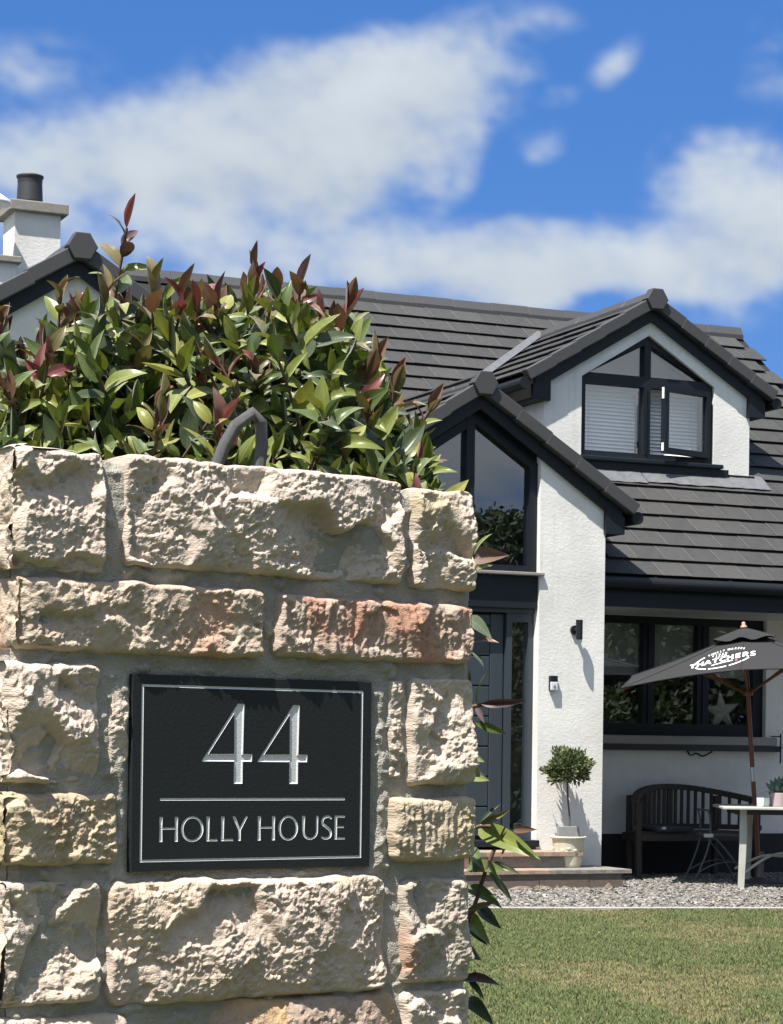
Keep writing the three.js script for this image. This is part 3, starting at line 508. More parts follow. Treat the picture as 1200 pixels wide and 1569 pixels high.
// a grid (a across, b up) with rounded, ragged outline; keeps[edge] leaves that edge square (a corner of the pier)
function face(w, hgt, cell, s, o, keep) {
  const nx = Math.max(8, Math.round(w / cell)), ny = Math.max(8, Math.round(hgt / cell)), V = [], K = [], U = [], I = [];
  const rc = Math.min((o.round ?? 0.012) * 0.7, w * 0.3, hgt * 0.3), jag = o.jag ?? 0.0028, back = o.back ?? -0.012;
  const RN = 5;                                                // extra rows make the side walls
  const at = (i, j) => {
    let a = clamp(i / nx) * w, b = clamp(j / ny) * hgt;
    const dl = a, dr = w - a, db = b, dt = hgt - b, ex = (keep === 'left' ? dl + 9 : dl) < dr ? (keep === 'left' ? 9 : dl) : dr;
    const sx = dl < dr ? -1 : 1, sy = db < dt ? -1 : 1, qx = Math.min(dl, dr), qy = Math.min(db, dt);
    const e = Math.min((keep === 'left' && dl < dr) || (keep === 'right' && dr < dl) ? 9 : qx, qy);
    if (qx < rc && qy < rc && !(keep === 'left' && sx < 0)) { const p = rc - qx, q = rc - qy, l = Math.hypot(p, q) || 1, m = Math.max(p, q); a += sx * (p * m / l - p); b += sy * (q * m / l - q); }
    const wob = (1 - sstep(0, 0.03, Math.min(qx, qy)));
    const A = a, B = b;
    a += wob * jag * 2 * fbm(B * 30 + s, A * 12, s + 0.7, 3) * (keep === 'left' && sx < 0 ? 0.3 : 1); b += wob * jag * 2 * fbm(A * 30, B * 12 + s, s + 3.7, 3);
    const er = o.edge ?? 0.0065, pr = Math.sqrt(1 - Math.pow(1 - clamp(Math.min(e, 9) / er), 2));
    const dome = (o.dome ?? 0) * (1 - Math.pow(Math.abs(2 * clamp(i / nx) - 1), 2.4)) * (1 - Math.pow(Math.abs(2 * clamp(j / ny) - 1), 2.4));
    let z = o.z + dome + rock(A + o.ox, B + o.oy, s, o) * (0.35 + 0.65 * pr);
    if (keep === 'left' && dl < 0.012) z -= (0.012 - dl) * 0.5;
    z = lerp(back * 0.25 + o.edgeZ, z, pr);
    const ko = Math.max(-i, -j, j - ny, keep === 'right' ? 0 : i - nx);
    if (ko > 0) { const q = ko / RN, rough = 0.0022 * fbm(a * 160, b * 160, s + q * 3, 3) * Math.min(1, ko); z = lerp(z, o.deep ?? -0.06, q * q); a += (dl < dr ? 1 : -1) * (qx < qy ? rough + 0.0012 * q : 0) + (keep === 'left' && i < 0 ? 0.005 * Math.min(1, q * 2) : 0); b += (db < dt ? 1 : -1) * (qy <= qx ? rough + 0.0012 * q : 0); }
    return [a, b, z];
  };
  const W = nx + 1 + 2 * RN;
  for (let j = -RN; j <= ny + RN; j++) for (let i = -RN; i <= nx + RN; i++) { const p = at(i, j); V.push(...p); K.push(...stoneTint(p[0] + o.ox, p[1] + o.oy, s, o, p[2])); U.push(p[0] + o.ox, p[1] + o.oy); }
  for (let j = 0; j < ny + 2 * RN; j++) for (let i = 0; i < nx + 2 * RN; i++) { const a = j * W + i, b = a + 1, c = a + W, d = c + 1; I.push(a, b, d, a, d, c); }
  const g = new THREE.BufferGeometry(); g.setAttribute('position', new THREE.Float32BufferAttribute(V, 3)); g.setAttribute('color', new THREE.Float32BufferAttribute(K, 3)); g.setAttribute('uv', new THREE.Float32BufferAttribute(U, 2)); g.setIndex(I); g.computeVertexNormals();
  return g;
}
function stone(x0, x1, y0, y1, s, o = {}) {
  o = { z: 0.010, edgeZ: 0.006, big: 0.011, mid: 0.0042, fine: 0.0034, cell: 0.05, ...o, ox: x0, oy: y0 };
  const g0 = 0.0018, corner = x0 < 0.02, res = o.res ?? 0.00125; x1 -= x1 > 0.55 ? 0.0045 : g0; y0 += g0; y1 -= y1 > 1.48 ? 0 : g0; if (!corner) x0 += g0; o.ox = x0; o.oy = y0;
  const gs = [face(x1 - x0, y1 - y0, res, s, o, corner ? 'left' : '').translate(x0, y0, 0)];
  if (corner) {                                               // the return of a corner stone on the pier's left face
    const dl = o.ret ?? 0.2, f = face(dl, y1 - y0, res * 1.6, s + 40, { ...o, z: 0.006, big: o.big * 0.5, ox: 3 }, 'right').rotateY(-Math.PI / 2);
    gs.push(f.translate(x0 + 0.0065, y0, -dl + o.z - 0.001));
  }
  part(pier, 'stone', corner ? mergeGeometries(gs) : gs[0], stoneMat, o.label);
}
{
  // mortar core
  const mm = std({ color: [0.395, 0.37, 0.32], roughness: 1, map: clone(cloudTone, 5), bumpMap: clone(grain, 8), bumpScale: 0.0022 });
  const PW = 0.556, top = 1.482;
  const w = PW, h = 0.66, cell = 0.002, nx = Math.round(w / cell), ny = Math.round(h / cell), g = new THREE.PlaneGeometry(w, h, nx, ny).translate(w / 2, top - h / 2, 0), p = g.attributes.position;
  for (let i = 0; i < p.count; i++) {
    const x = p.getX(i), y = p.getY(i), n = fbm(x * 22, y * 22, 3.3, 3), f = fbm(x * 90, y * 90, 6.1, 4), lump = Math.max(0, fbm(x * 50, y * 60, 8.8, 2) - 0.12);
    let z = 0.0035 + n * 0.0055 + f * 0.0022 + lump * 0.014;
    const inS = sstep(-0.012, 0.004, Math.min(x - 0.13, 0.419 - x, y - 1.077, 1.271 - y)); z = lerp(z, 0.001, inS);
    z += 0.006 * Math.exp(-Math.pow((x - 0.436) / 0.006, 2)) * sstep(1.06, 1.09, y) * (1 - sstep(1.26, 1.28, y)) * (0.7 + n);   // raised joint right of the plate
    z += 0.005 * Math.exp(-Math.pow((x - 0.119) / 0.006, 2)) * sstep(1.05, 1.08, y) * (1 - sstep(1.24, 1.27, y)) * (0.7 + n);
    const e = Math.min(x, w - x, top - y); if (e < 0.01) z -= (0.01 - e) * 0.6;
    p.setZ(i, z);
  }
  const mt = part(pier, 'mortar', mUV(mergeVertices(g)), mm);
  mt.geometry = (() => { g.computeVertexNormals(); const u = g.attributes.uv; for (let i = 0; i < u.count; i++) u.setXY(i, p.getX(i), p.getY(i)); return g; })();
  part(pier, 'core', merge([box(0.004, PW - 0.004, 0, top, -0.46, -0.012), box(0.0, PW, 0, 0.825, -0.46, -0.004)]), mm);
  const red = [0.44, 0.225, 0.15], oc = [0.46, 0.30, 0.15], brown = [0.34, 0.235, 0.15];
  stone(-0.006, 0.098, 1.368, 1.488, 1, { z: 0.012, big: 0.017, cell: 0.055, round: 0.006 });
  stone(0.117, 0.459, 1.377, 1.491, 2, { z: 0.014, big: 0.017, cell: 0.06, round: 0.008, ochre: 0.2 });
  stone(0.467, 0.559, 1.374, 1.486, 4, { z: 0.012, big: 0.018, cell: 0.05, round: 0.008, ochre: 0.8 });
  stone(0.001, 0.283, 1.291, 1.366, 5, { z: 0.014, big: 0.006, mid: 0.005, fine: 0.0028, cell: 0.04, tint: [0.435, 0.35, 0.27], edgeZ: 0.006, stain: [0.48, 0.30, 0.21], stainAt: (x) => (x > 0.17 ? -0.1 : -0.4) });
  stone(0.294, 0.558, 1.293, 1.362, 6, { z: 0.014, big: 0.009, mid: 0.005, fine: 0.0026, cell: 0.045, chisel: 0.003, tint: [0.42, 0.33, 0.265], edgeZ: 0.006, stain: red, stainAt: (x) => (x > 0.33 ? 0.12 : -0.3) });
  stone(-0.010, 0.095, 1.163, 1.283, 7, { z: 0.011, big: 0.019, cell: 0.045, mid: 0.006, round: 0.02 });
  stone(0.103, 0.1285, 1.166, 1.262, 8, { z: 0.006, big: 0.006, cell: 0.03, round: 0.008 });
  stone(0.4435, 0.466, 1.168, 1.277, 9, { z: 0.007, big: 0.005, cell: 0.03, round: 0.006 });
  stone(0.4675, 0.563, 1.161, 1.281, 10, { z: 0.015, big: 0.015, cell: 0.05, mid: 0.005, round: 0.014, ochre: 0.7 });
  stone(-0.010, 0.116, 1.083, 1.156, 11, { z: 0.015, big: 0.010, cell: 0.045, mid: 0.005, tint: [0.41, 0.33, 0.23], stain: brown, stainAt: (x, y) => -0.1, ochre: 0.9 });
  stone(0.4445, 0.564, 1.079, 1.152, 12, { z: 0.017, big: 0.004, mid: 0.003, fine: 0.0026, chisel: 0.0035, cell: 0.05, tint: [0.42, 0.345, 0.25], round: 0.009 });
  stone(-0.008, 0.097, 0.947, 1.071, 13, { z: 0.012, big: 0.021, cell: 0.06, round: 0.016 });
  stone(0.102, 0.443, 0.941, 1.069, 14, { z: 0.013, dome: 0.012, big: 0.017, cell: 0.07, round: 0.02, tint: [0.48, 0.39, 0.315] });
  stone(0.461, 0.562, 0.946, 1.062, 15, { z: 0.010, big: 0.018, cell: 0.05, round: 0.012, tint: [0.42, 0.365, 0.30], stain: red, stainAt: (x) => (x < 0.49 ? -0.05 : -0.5) });
  stone(-0.008, 0.129, 0.86, 0.938, 16, { z: 0.010, dome: 0.008, big: 0.010, round: 0.02 });
  stone(0.221, 0.459, 0.85, 0.945, 17, { z: 0.008, dome: 0.012, big: 0.012, mid: 0.003, fine: 0.0016, cell: 0.06, round: 0.03, tint: [0.37, 0.28, 0.215], stain: oc, stainAt: (x) => (x < 0.31 ? 0.2 : -0.35) });
  stone(0.135, 0.215, 0.852, 0.93, 18, { z: 0.003, big: 0.008, res: 0.002 });
  stone(0.463, 0.563, 0.845, 0.941, 19, { z: 0.011, big: 0.014, cell: 0.045, round: 0.012 });
  // courses below the picture, and the pier's left side
  const r = rng(9);
  for (let k = 0, y = 0.01; k < 6; k++, y += 0.139) { let x = -0.008; while (x < 0.5) { const l = Math.min(0.14 + r() * 0.16, 0.562 - x), e = 0.562 - x - l < 0.09 ? 0.562 : x + l; stone(x, e, y, y + 0.128, 60 + k * 5 + Math.round(x * 9), { res: 0.004, big: 0.014, cell: 0.06 }); x = e + 0.01; } }
  for (let k = 0, y = 0.01; k < 11; k++, y += 0.1345) { const f = face(0.23, 0.122, 0.004, 120 + k, { z: 0.008, edgeZ: 0, big: 0.014, mid: 0.0042, fine: 0.0022, cell: 0.05, ox: k, oy: y }, '').rotateY(-Math.PI / 2).translate(0, y, -0.45); part(pier, 'stone', f, stoneMat); }
}
// =========================================================================================== THE NAME PLATE
{
  const pl = thing('house_name_plate', 'black slate plate reading 44 Holly House fixed to the stone gate pier', 'sign', pw(0.129, 1.0755, 0).toArray(), PSIP);
  const W = 0.291, H = 0.1975, ZF = 0.0088, slate = phy({ color: [0.0155, 0.018, 0.020], roughness: 0.42, bumpMap: clone(grain, 5), bumpScale: 0.00025, specularIntensity: 0.7 });
  const silver = std({ color: [0.64, 0.645, 0.65], roughness: 0.55, metalness: 0.1, bumpMap: clone(grain, 14), bumpScale: 0.0003 });
  const E2 = (cx, cy, rx, ry, n = 48) => Array.from({ length: n }, (_, i) => [cx + rx * Math.cos(i / n * 6.28319), cy + ry * Math.sin(i / n * 6.28319)]);
  const fl = (x, w, y0, y1, k = 0.14) => [[x - w * (0.5 + k), y0], [x + w * (0.5 + k), y0], [x + w / 2, y0 + (y1 - y0) * 0.3], [x + w / 2, y0 + (y1 - y0) * 0.7], [x + w * (0.5 + k), y1], [x - w * (0.5 + k), y1], [x - w / 2, y0 + (y1 - y0) * 0.7], [x - w / 2, y0 + (y1 - y0) * 0.3]];
  const px = (x) => (x - 12) * 0.2524e-3, b0 = 0.0300, t0 = 0.0550, hh = t0 - b0;
  const glyph = {};
  const Hh = (a, b) => { const s = 0.0031, k = 0.0004, m = b0 + hh * 0.53, q = 0.0009; return [[a - k, b0], [a + s + k, b0], [a + s, m - q], [b - s, m - q], [b - s - k, b0], [b + k, b0], [b, m], [b + k, t0], [b - s - k, t0], [b - s, m + q], [a + s, m + q], [a + s + k, t0], [a - k, t0], [a, m]]; };
  const Ll = (a, b) => { const s = 0.0031, k = 0.0004; return [[a - k, b0], [b, b0], [b - 0.0003, b0 + 0.0021], [a + s, b0 + 0.0019], [a + s + k, t0], [a - k, t0], [a, b0 + hh * 0.5]]; };
  const Ee = (a, b) => { const s = 0.0031, q = 0.0019, m = b0 + hh * 0.52; return [[a, b0], [b, b0], [b - 0.0003, b0 + q], [a + s, b0 + q], [a + s, m - q / 2], [b - 0.0016, m - q / 2], [b - 0.0016, m + q / 2], [a + s, m + q / 2], [a + s, t0 - q], [b - 0.0005, t0 - q], [b - 0.0003, t0], [a, t0]]; };
  const Yy = (a, b) => { const m = (a + b) / 2 - 0.0005, s = 0.0016; return [[m - s, b0], [m + s, b0], [m + s, b0 + hh * 0.44], [b, t0], [b - 0.0028, t0], [m + 0.0002, b0 + hh * 0.54], [a + 0.0038, t0], [a, t0], [m - s, b0 + hh * 0.44]]; };
  const Uu = (a, b) => { const o = [], i = [], m = (a + b) / 2, r = (b - a) / 2, cy = b0 + r * 0.98; for (let k = 0; k <= 18; k++) { const t = Math.PI + k / 18 * Math.PI; o.push([m + r * Math.cos(t), cy + r * 0.98 * Math.sin(t)]); i.push([m + 0.0003 + (r - 0.0027) * Math.cos(t), cy + (r * 0.98 - 0.0019) * Math.sin(t)]); } return [...o, [b + 0.0002, t0], [b - 0.0025, t0], ...i.reverse(), [a + 0.0034, t0], [a - 0.0003, t0]]; };
  const Ss = (a, b) => { const c = new THREE.CatmullRomCurve3([[b - 0.0012, t0 - 0.0030], [b - 0.0045, t0 - 0.0010], [a + 0.0032, t0 - 0.0028], [a + 0.0022, t0 - 0.0078], [(a + b) / 2, b0 + hh * 0.53], [b - 0.0022, b0 + 0.0085], [b - 0.0026, b0 + 0.0033], [a + 0.0060, b0 + 0.0010], [a + 0.0008, b0 + 0.0026]].map((p) => new THREE.Vector3(p[0], p[1], 0))), L = [], R = [], n = 46; for (let i = 0; i <= n; i++) { const t = i / n, p = c.getPoint(t), d = c.getTangent(t), w = 0.0009 + 0.0006 * Math.sin(t * Math.PI); L.push([p.x - d.y * w, p.y + d.x * w]); R.push([p.x + d.y * w, p.y - d.x * w]); } return [...L, ...R.reverse()]; };
  const four = (o) => ({ out: [[0.0832, 0.1112], [0.1224, 0.1112], [0.1224, 0.0885], [0.1330, 0.0885], [0.1330, 0.1112], [0.1440, 0.1112], [0.1443, 0.1190], [0.1332, 0.1190], [0.1340, 0.1705], [0.1262, 0.1705]].map(([a, b]) => [a + o, b]), hole: [[0.0915, 0.1186], [0.1222, 0.1608], [0.1226, 0.1190]].map(([a, b]) => [a + o, b]) });
  const list = [], nar = (p) => p.map(([u, v]) => [u - 0.0032 * Math.sin(Math.PI * u / W), v]);
  for (const o of [0, 0.0674]) { const f = four(o); list.push(['numeral', f.out, f.hole, 0.0015, 0.0013]); }
  const O = (a, b) => [E2((a + b) / 2, (b0 + t0) / 2, (b - a) / 2, hh / 2 + 0.0004), E2((a + b) / 2, (b0 + t0) / 2, (b - a) / 2 - 0.0029, hh / 2 - 0.0015)];
  const add = (pts, hole) => list.push(['letter', pts, hole, 0.0007, 0.0008]);
  add(Hh(px(147), px(232))); add(...O(px(248), px(355))); add(Ll(px(370), px(422))); add(Ll(px(440), px(497))); add(Yy(px(492), px(567)));
  add(Hh(px(616), px(697))); add(...O(px(715), px(810))); add(Uu(px(830), px(907))); add(Ss(px(920), px(977))); add(Ee(px(988), px(1040)));
  list.push(['rule', [[0.034, 0.0714], [0.2585, 0.0714], [0.2585, 0.0738], [0.034, 0.0738]], null, 0.0009, 0.0009]);
  const bo = [[0.0105, 0.0100], [0.2795, 0.0100], [0.2795, 0.1875], [0.0105, 0.1875]], bi = [[0.0128, 0.0123], [0.2772, 0.0123], [0.2772, 0.1852], [0.0128, 0.1852]];
  for (const l of list) { l[1] = nar(l[1]); if (l[2]) l[2] = nar(l[2]); }
  // the face of the plate, cut out where it is engraved
  const T = 0.0008, flat = (pts, holes) => mUV(new THREE.ShapeGeometry(shapeOf(pts, holes)).translate(0, 0, ZF));
  const faces = [flat([[T, T], [W - T, T], [W - T, H - T], [T, H - T]], [bo]), flat(bi, list.map((l) => l[1]))];
  for (const l of list) if (l[2]) faces.push(flat(l[2]));
  const edge = []; { const a = [[T, T], [W - T, T], [W - T, H - T], [T, H - T]], b = [[0, 0], [W, 0], [W, H], [0, H]]; for (let i = 0; i < 4; i++) { const j = (i + 1) % 4; edge.push(...a[i], ZF, ...b[i], ZF - T, ...b[j], ZF - T, ...a[i], ZF, ...b[j], ZF - T, ...a[j], ZF, ...b[i], ZF - T, ...b[i], -0.01, ...b[j], -0.01, ...b[i], ZF - T, ...b[j], -0.01, ...b[j], ZF - T); } }
  const eg = new THREE.BufferGeometry(); eg.setAttribute('position', new THREE.Float32BufferAttribute(edge, 3)); mUV(eg);
  part(pl, 'slate_plate', merge([...faces, eg, box(0.002, W - 0.002, 0.002, H - 0.002, -0.012, ZF - 0.004)]), slate);
  // v-cut grooves, painted silver
  const groove = (pts, hole, inset, deep) => {
    const g = new THREE.ExtrudeGeometry(shapeOf(pts, hole ? [hole] : []), { depth: 0.00001, bevelEnabled: true, bevelSize: inset, bevelOffset: -inset, bevelThickness: deep, bevelSegments: 1 }).toNonIndexed(), p = g.attributes.position, v = [];
    for (let i = 0; i < p.count; i += 3) { const z = [0, 1, 2].map((k) => p.getZ(i + k)); if (Math.min(...z) >= -1e-7 && Math.max(...z) > 2e-5) for (const k of [0, 2, 1]) v.push(p.getX(i + k), p.getY(i + k), ZF - 0.0001 - z[k]); }
    const q = new THREE.BufferGeometry(); q.setAttribute('position', new THREE.Float32BufferAttribute(v, 3)); return mUV(q);
  };
  for (const l of list) part(pl, l[0], groove(l[1], l[2], l[3], l[4]), silver);
  part(pl, 'border_line', groove(bo, bi, 0.0009, 0.0009), silver);
}
// =========================================================================================== THE HEDGE
const pix = (px, py, d) => new THREE.Vector3((px - 600) / 3500 * d - 0.013 * (1150 - py) / 3500 * d, 1.2 + (1150 - py) / 3500 * d + 0.013 * (px - 600) / 3500 * d, -d);
function leafGeo(width, fold, bend, twist, nx = 4, nl = 9, tip = 1.5) {
  const V = [], U = [], I = [];
  for (let j = 0; j <= nl; j++) {
    const t = j / nl, w = width * Math.pow(Math.sin(Math.PI * Math.pow(t, 0.82)), 0.8) * (1 - 0.25 * Math.pow(t, 4)) + 0.012 * (1 - t), a = bend * t, z = bend ? Math.sin(a) / bend : t, y = bend ? -(1 - Math.cos(a)) / bend : 0;
    for (let i = 0; i <= nx; i++) {
      const s = i / nx * 2 - 1, x = s * w, f = Math.abs(s) * w * fold + 0.02 * Math.sin(t * 17 + s * 2) * Math.abs(s) * w * 2, tw = twist * t;
      V.push(x * Math.cos(tw) - f * Math.sin(tw), y + x * Math.sin(tw) + f * Math.cos(tw), z); U.push(i / nx, t);
    }
  }
  const W = nx + 1;
  for (let j = 0; j < nl; j++) for (let i = 0; i < nx; i++) { const a = j * W + i; I.push(a, a + 1, a + W, a + 1, a + W + 1, a + W); }
  const g = new THREE.BufferGeometry(); g.setAttribute('position', new THREE.Float32BufferAttribute(V, 3)); g.setAttribute('uv', new THREE.Float32BufferAttribute(U, 2)); g.setIndex(I); g.computeVertexNormals(); return g;
}
const leafTex = dataTex(128, 256, (u, v) => {
  const s = Math.abs(u * 2 - 1), rib = Math.exp(-Math.pow(s / 0.045, 2)), vein = Math.pow(Math.max(0, Math.cos((v * 15 - s * 2.2) * 6.283)), 10) * 0.35 * (1 - s), n = fbm(u * 6, v * 12, 1.2, 4), k = 0.72 + 0.24 * n + 0.35 * rib + 0.12 * vein, br = sstep(0.3, 0.42, fbm(u * 7 + 4, v * 14, 6.4, 3)) * sstep(0.4, 0.9, s) * 0.6;
  return [srgb(clamp(k * (1 + 0.1 * rib) + 0.1 * br)), srgb(clamp(k * (1 - 0.25 * br))), srgb(clamp(k * 0.95 * (1 - 0.4 * br)))];
}, true);
const leafBump = dataTex(64, 128, (u, v) => { const s = Math.abs(u * 2 - 1); return 0.6 - 0.35 * Math.exp(-Math.pow(s / 0.06, 2)) - 0.2 * Math.pow(Math.max(0, Math.cos((v * 15 - s * 2.2) * 6.283)), 4) * (1 - s); }, false);
const leafMat = (c, gloss = 0.65) => new THREE.MeshPhysicalMaterial({ color: C(...c), map: leafTex, bumpMap: leafBump, bumpScale: 0.0012, roughness: 0.9, transmission: 0.32, thickness: 0, clearcoat: gloss, clearcoatRoughness: 0.3 });
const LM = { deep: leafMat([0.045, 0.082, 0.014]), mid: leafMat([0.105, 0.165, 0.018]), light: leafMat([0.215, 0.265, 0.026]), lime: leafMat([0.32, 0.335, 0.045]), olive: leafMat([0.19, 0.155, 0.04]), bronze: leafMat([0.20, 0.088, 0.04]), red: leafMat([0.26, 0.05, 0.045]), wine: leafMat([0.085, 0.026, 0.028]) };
const LG = [leafGeo(0.165, 0.9, 1.7, 0.5), leafGeo(0.195, 0.25, -0.7, -0.5), leafGeo(0.175, 0.5, 0.9, 0.8), leafGeo(0.19, 0.45, 0.5, 0.1), leafGeo(0.20, 0.3, 0.9, -0.3), leafGeo(0.205, 0.55, 0.25, 0.25), leafGeo(0.19, 0.7, -0.4, 0.1), leafGeo(0.18, 0.35, 1.3, 0.4)], LN = [leafGeo(0.10, 0.5, 0.5, 0.2), leafGeo(0.115, 0.35, 0.8, -0.2), leafGeo(0.095, 0.7, 0.2, 0.3)];
const LGfold = leafGeo(0.17, 1.1, -0.3, 0.15);
{
  const hedge = thing('photinia_hedge', 'leafy photinia hedge with red young shoots growing behind the stone gate pier', 'hedge', [-0.35, 0, -3.5]);
  const off = new THREE.Vector3(0.35, 0, 3.5);
  const r = rng(2024), leaves = [], stems = [];
  const lay = (base, dir, len, roll, g, m, pri, up) => {
    const d = dir.clone().normalize(), u0 = (up || new THREE.Vector3(0, 1, 0)).clone();
    let x = new THREE.Vector3().crossVectors(u0, d); if (x.lengthSq() < 1e-4) x.set(1, 0, 0); x.normalize();
    const y = new THREE.Vector3().crossVectors(d, x);
    x.applyAxisAngle(d, roll); y.applyAxisAngle(d, roll);
    const mt = new THREE.Matrix4().makeBasis(x.multiplyScalar(len), y.multiplyScalar(len), d.multiplyScalar(len)); mt.setPosition(base.clone().add(off));
    leaves.push({ mt, g, m, pri });
  };
  // a shoot: leaves spiral up a stem, the youngest at its tip upright and coloured
  const shoot = (base, axis, len, n, size, young, pri) => {
    const ax = axis.clone().normalize(), side = new THREE.Vector3().crossVectors(ax, new THREE.Vector3(0.3, 0.2, 1)).normalize();
    const bow = new THREE.Vector3((r() - 0.5) * 0.2, 0.06, (r() - 0.5) * 0.2).multiplyScalar(len);
    const at = (t) => base.clone().addScaledVector(ax, len * t).addScaledVector(bow, t * t);
    stems.push(tube([0, 0.35, 0.7, 1].map((t) => at(t).add(off).toArray()), 0.0022, 8, 5));
    let ang = r() * 6.28;
    for (let i = 0; i < n; i++) {
      const t = 0.22 + 0.78 * (i / (n - 1 || 1)), k = i / (n - 1 || 1); ang += 2.4 + (r() - 0.5) * 0.5;
      const out = side.clone().applyAxisAngle(ax, ang), open = lerp(1.25, 0.32, Math.pow(k, 1.3)) + (r() - 0.5) * 0.3;
      const d = ax.clone().multiplyScalar(Math.cos(open)).addScaledVector(out, Math.sin(open));
      const s = size * lerp(1, 0.66, k) * (0.85 + r() * 0.3), q = r();
      let m;
      if (young > 0 && k > 1 - 0.5 * young) m = q < 0.26 ? LM.red : q < 0.60 ? LM.bronze : q < 0.7 ? LM.wine : LM.olive;
      else if (young > 0 && k > 0.62 - 0.3 * young) m = q < 0.4 ? LM.olive : q < 0.72 ? LM.light : q < 0.85 ? LM.bronze : LM.lime;
      else m = q < 0.34 ? LM.mid : q < 0.66 ? LM.light : q < 0.82 ? LM.deep : LM.lime;
      lay(at(t), d, s, (r() - 0.5) * 0.9, k > 0.75 && r() < 0.5 ? LGfold : LG[Math.floor(r() * 8)], m, pri + r() * 0.2, ax.clone().multiplyScalar(1).addScaledVector(out, -0.3));
    }
  };
  const outline = [[-300, 492], [0, 492], [90, 472], [150, 452], [220, 436], [300, 440], [400, 425], [480, 448], [540, 500], [590, 585], [630, 660], [655, 735]];
  const topAt = (px) => { for (let i = 0; i + 1 < outline.length; i++) if (px <= outline[i + 1][0]) return lerp(outline[i][1], outline[i + 1][1], (px - outline[i][0]) / (outline[i + 1][0] - outline[i][0])); return 740; };
  // named young shoots along the top: [tip x, tip y, length, youth, lean]
  for (const [x, y, l, yo, lean] of [[188, 335, 0.17, 0.7, 0.15], [383, 398, 0.15, 0.75, 0], [462, 425, 0.14, 0.45, 0.1], [528, 450, 0.15, 0.5, 0.25], [240, 415, 0.13, 0.7, 0.1], [288, 438, 0.13, 0.8, 0.3], [92, 428, 0.14, 0.8, 0.1], [35, 540, 0.13, 0.9, -0.1], [140, 545, 0.12, 0.8, 0.2], [212, 528, 0.13, 0.8, 0.3], [560, 545, 0.13, 0.5, 0.3], [612, 580, 0.14, 0.55, 0.2], [648, 612, 0.10, 0.45, 0.5], [305, 485, 0.11, 0.8, 0.3], [70, 515, 0.12, 0.9, 0], [240, 595, 0.11, 0.7, 0.2], [190, 600, 0.10, 0.6, 0], [375, 590, 0.08, 0.6, 0], [8, 470, 0.12, 0.5, 0], [340, 440, 0.12, 0.4, -0.2], [425, 430, 0.13, 0.35, 0.3], [500, 470, 0.12, 0.3, 0.1], [130, 470, 0.12, 0.4, -0.2], [165, 430, 0.12, 0.3, 0.2], [636, 700, 0.10, 0.15, 0.4], [560, 690, 0.1, 0.2, 0.5], [655, 742, 0.08, 0.0, 0.6]]) {
    const d = 3.15 + r() * 0.35, tip = pix(x, y + 25, d), ax = new THREE.Vector3(lean, 1, 0.1 + r() * 0.25).normalize();
    shoot(tip.clone().addScaledVector(ax, -l), ax, l, 11, 0.062 + r() * 0.016, yo, 3);
  }
  // the body of the hedge
  for (let i = 0; i < 480; i++) {
    const px = -180 + Math.pow(r(), 0.9) * 822, d = 3.13 + r() * 0.5, ty = topAt(px) + 28, py = ty + Math.pow(r(), 1.15) * (800 - ty), tip = pix(px, py, d + (py - ty < 60 ? 0.35 * r() : 0) - (py - ty) * 0.0006);
    const l = 0.10 + r() * 0.07, ax = new THREE.Vector3((r() - 0.5) * 1.1, 0.75, 0.25 + r() * 0.7).normalize();
    const fy = r() < (py - ty < 110 ? 0.38 : 0.13) ? 0.5 + r() * 0.4 : 0;
    shoot(tip.clone().addScaledVector(ax, -l), ax, l, 9 + Math.floor(r() * 4), 0.054 + r() * 0.026, fy, 1.5 - (d - 3.1) - (px < 0 ? 2 : 0));
  }
  // single leaves beside the pier's right edge: [base, tip, material, roll]
  const D0 = 2.78;
  for (const [x0, y0, x1, y1, m, roll] of [[724, 872, 758, 862, 'lime', 0.9], [727, 850, 738, 812, 'light', 1.3], [728, 856, 768, 846, 'bronze', 1.2], [722, 985, 755, 970, 'bronze', 0.6], [724, 1000, 742, 1012, 'deep', 0.2], [731, 1078, 733, 1026, 'deep', 1.2], [738, 1079, 806, 1074, 'wine', 1.35], [728, 1106, 778, 1128, 'mid', 1.3], [730, 1085, 742, 1105, 'wine', 0.3], [722, 1160, 738, 1163, 'light', 0.8], [722, 1185, 740, 1190, 'light', 1.0],
    [735, 1263, 783, 1240, 'olive', 1.2], [734, 1269, 795, 1292, 'light', 0.9], [787, 1272, 812, 1269, 'bronze', 1.3], [792, 1286, 756, 1302, 'olive', 0.6], [736, 1262, 764, 1230, 'deep', 0.3], [722, 1300, 738, 1325, 'mid', 0.3], [748, 1318, 762, 1345, 'light', 0.5], [757, 1321, 797, 1337, 'deep', 0.5], [750, 1338, 788, 1380, 'deep', 0.7], [744, 1330, 785, 1362, 'mid', 0.2], [716, 1395, 760, 1380, 'olive', 0.9], [734, 1390, 764, 1417, 'deep', 0.6], [715, 1398, 730, 1425, 'light', 0.7], [716, 1415, 744, 1443, 'deep', 0.5], [716, 1330, 748, 1318, 'mid', 1.0], [716, 1360, 752, 1366, 'mid', 0.6], [716, 1455, 732, 1466, 'deep', 0.8], [706, 1503, 746, 1484, 'wine', 0.6], [718, 1500, 740, 1522, 'deep', 0.4], [716, 1530, 738, 1545, 'deep', 0.6], [713, 1020, 726, 1060, 'deep', 0.4], [712, 950, 736, 945, 'deep', 0.5]]) {
    const a = pix(x0, y0, D0 + r() * 0.1), b = pix(x1, y1, D0 - 0.02 + r() * 0.06), d = b.clone().sub(a), len = d.length();
    lay(a, d, len, roll, LN[Math.floor(r() * 3)], LM[m], 5, new THREE.Vector3(0, 1, 0.35));
  }
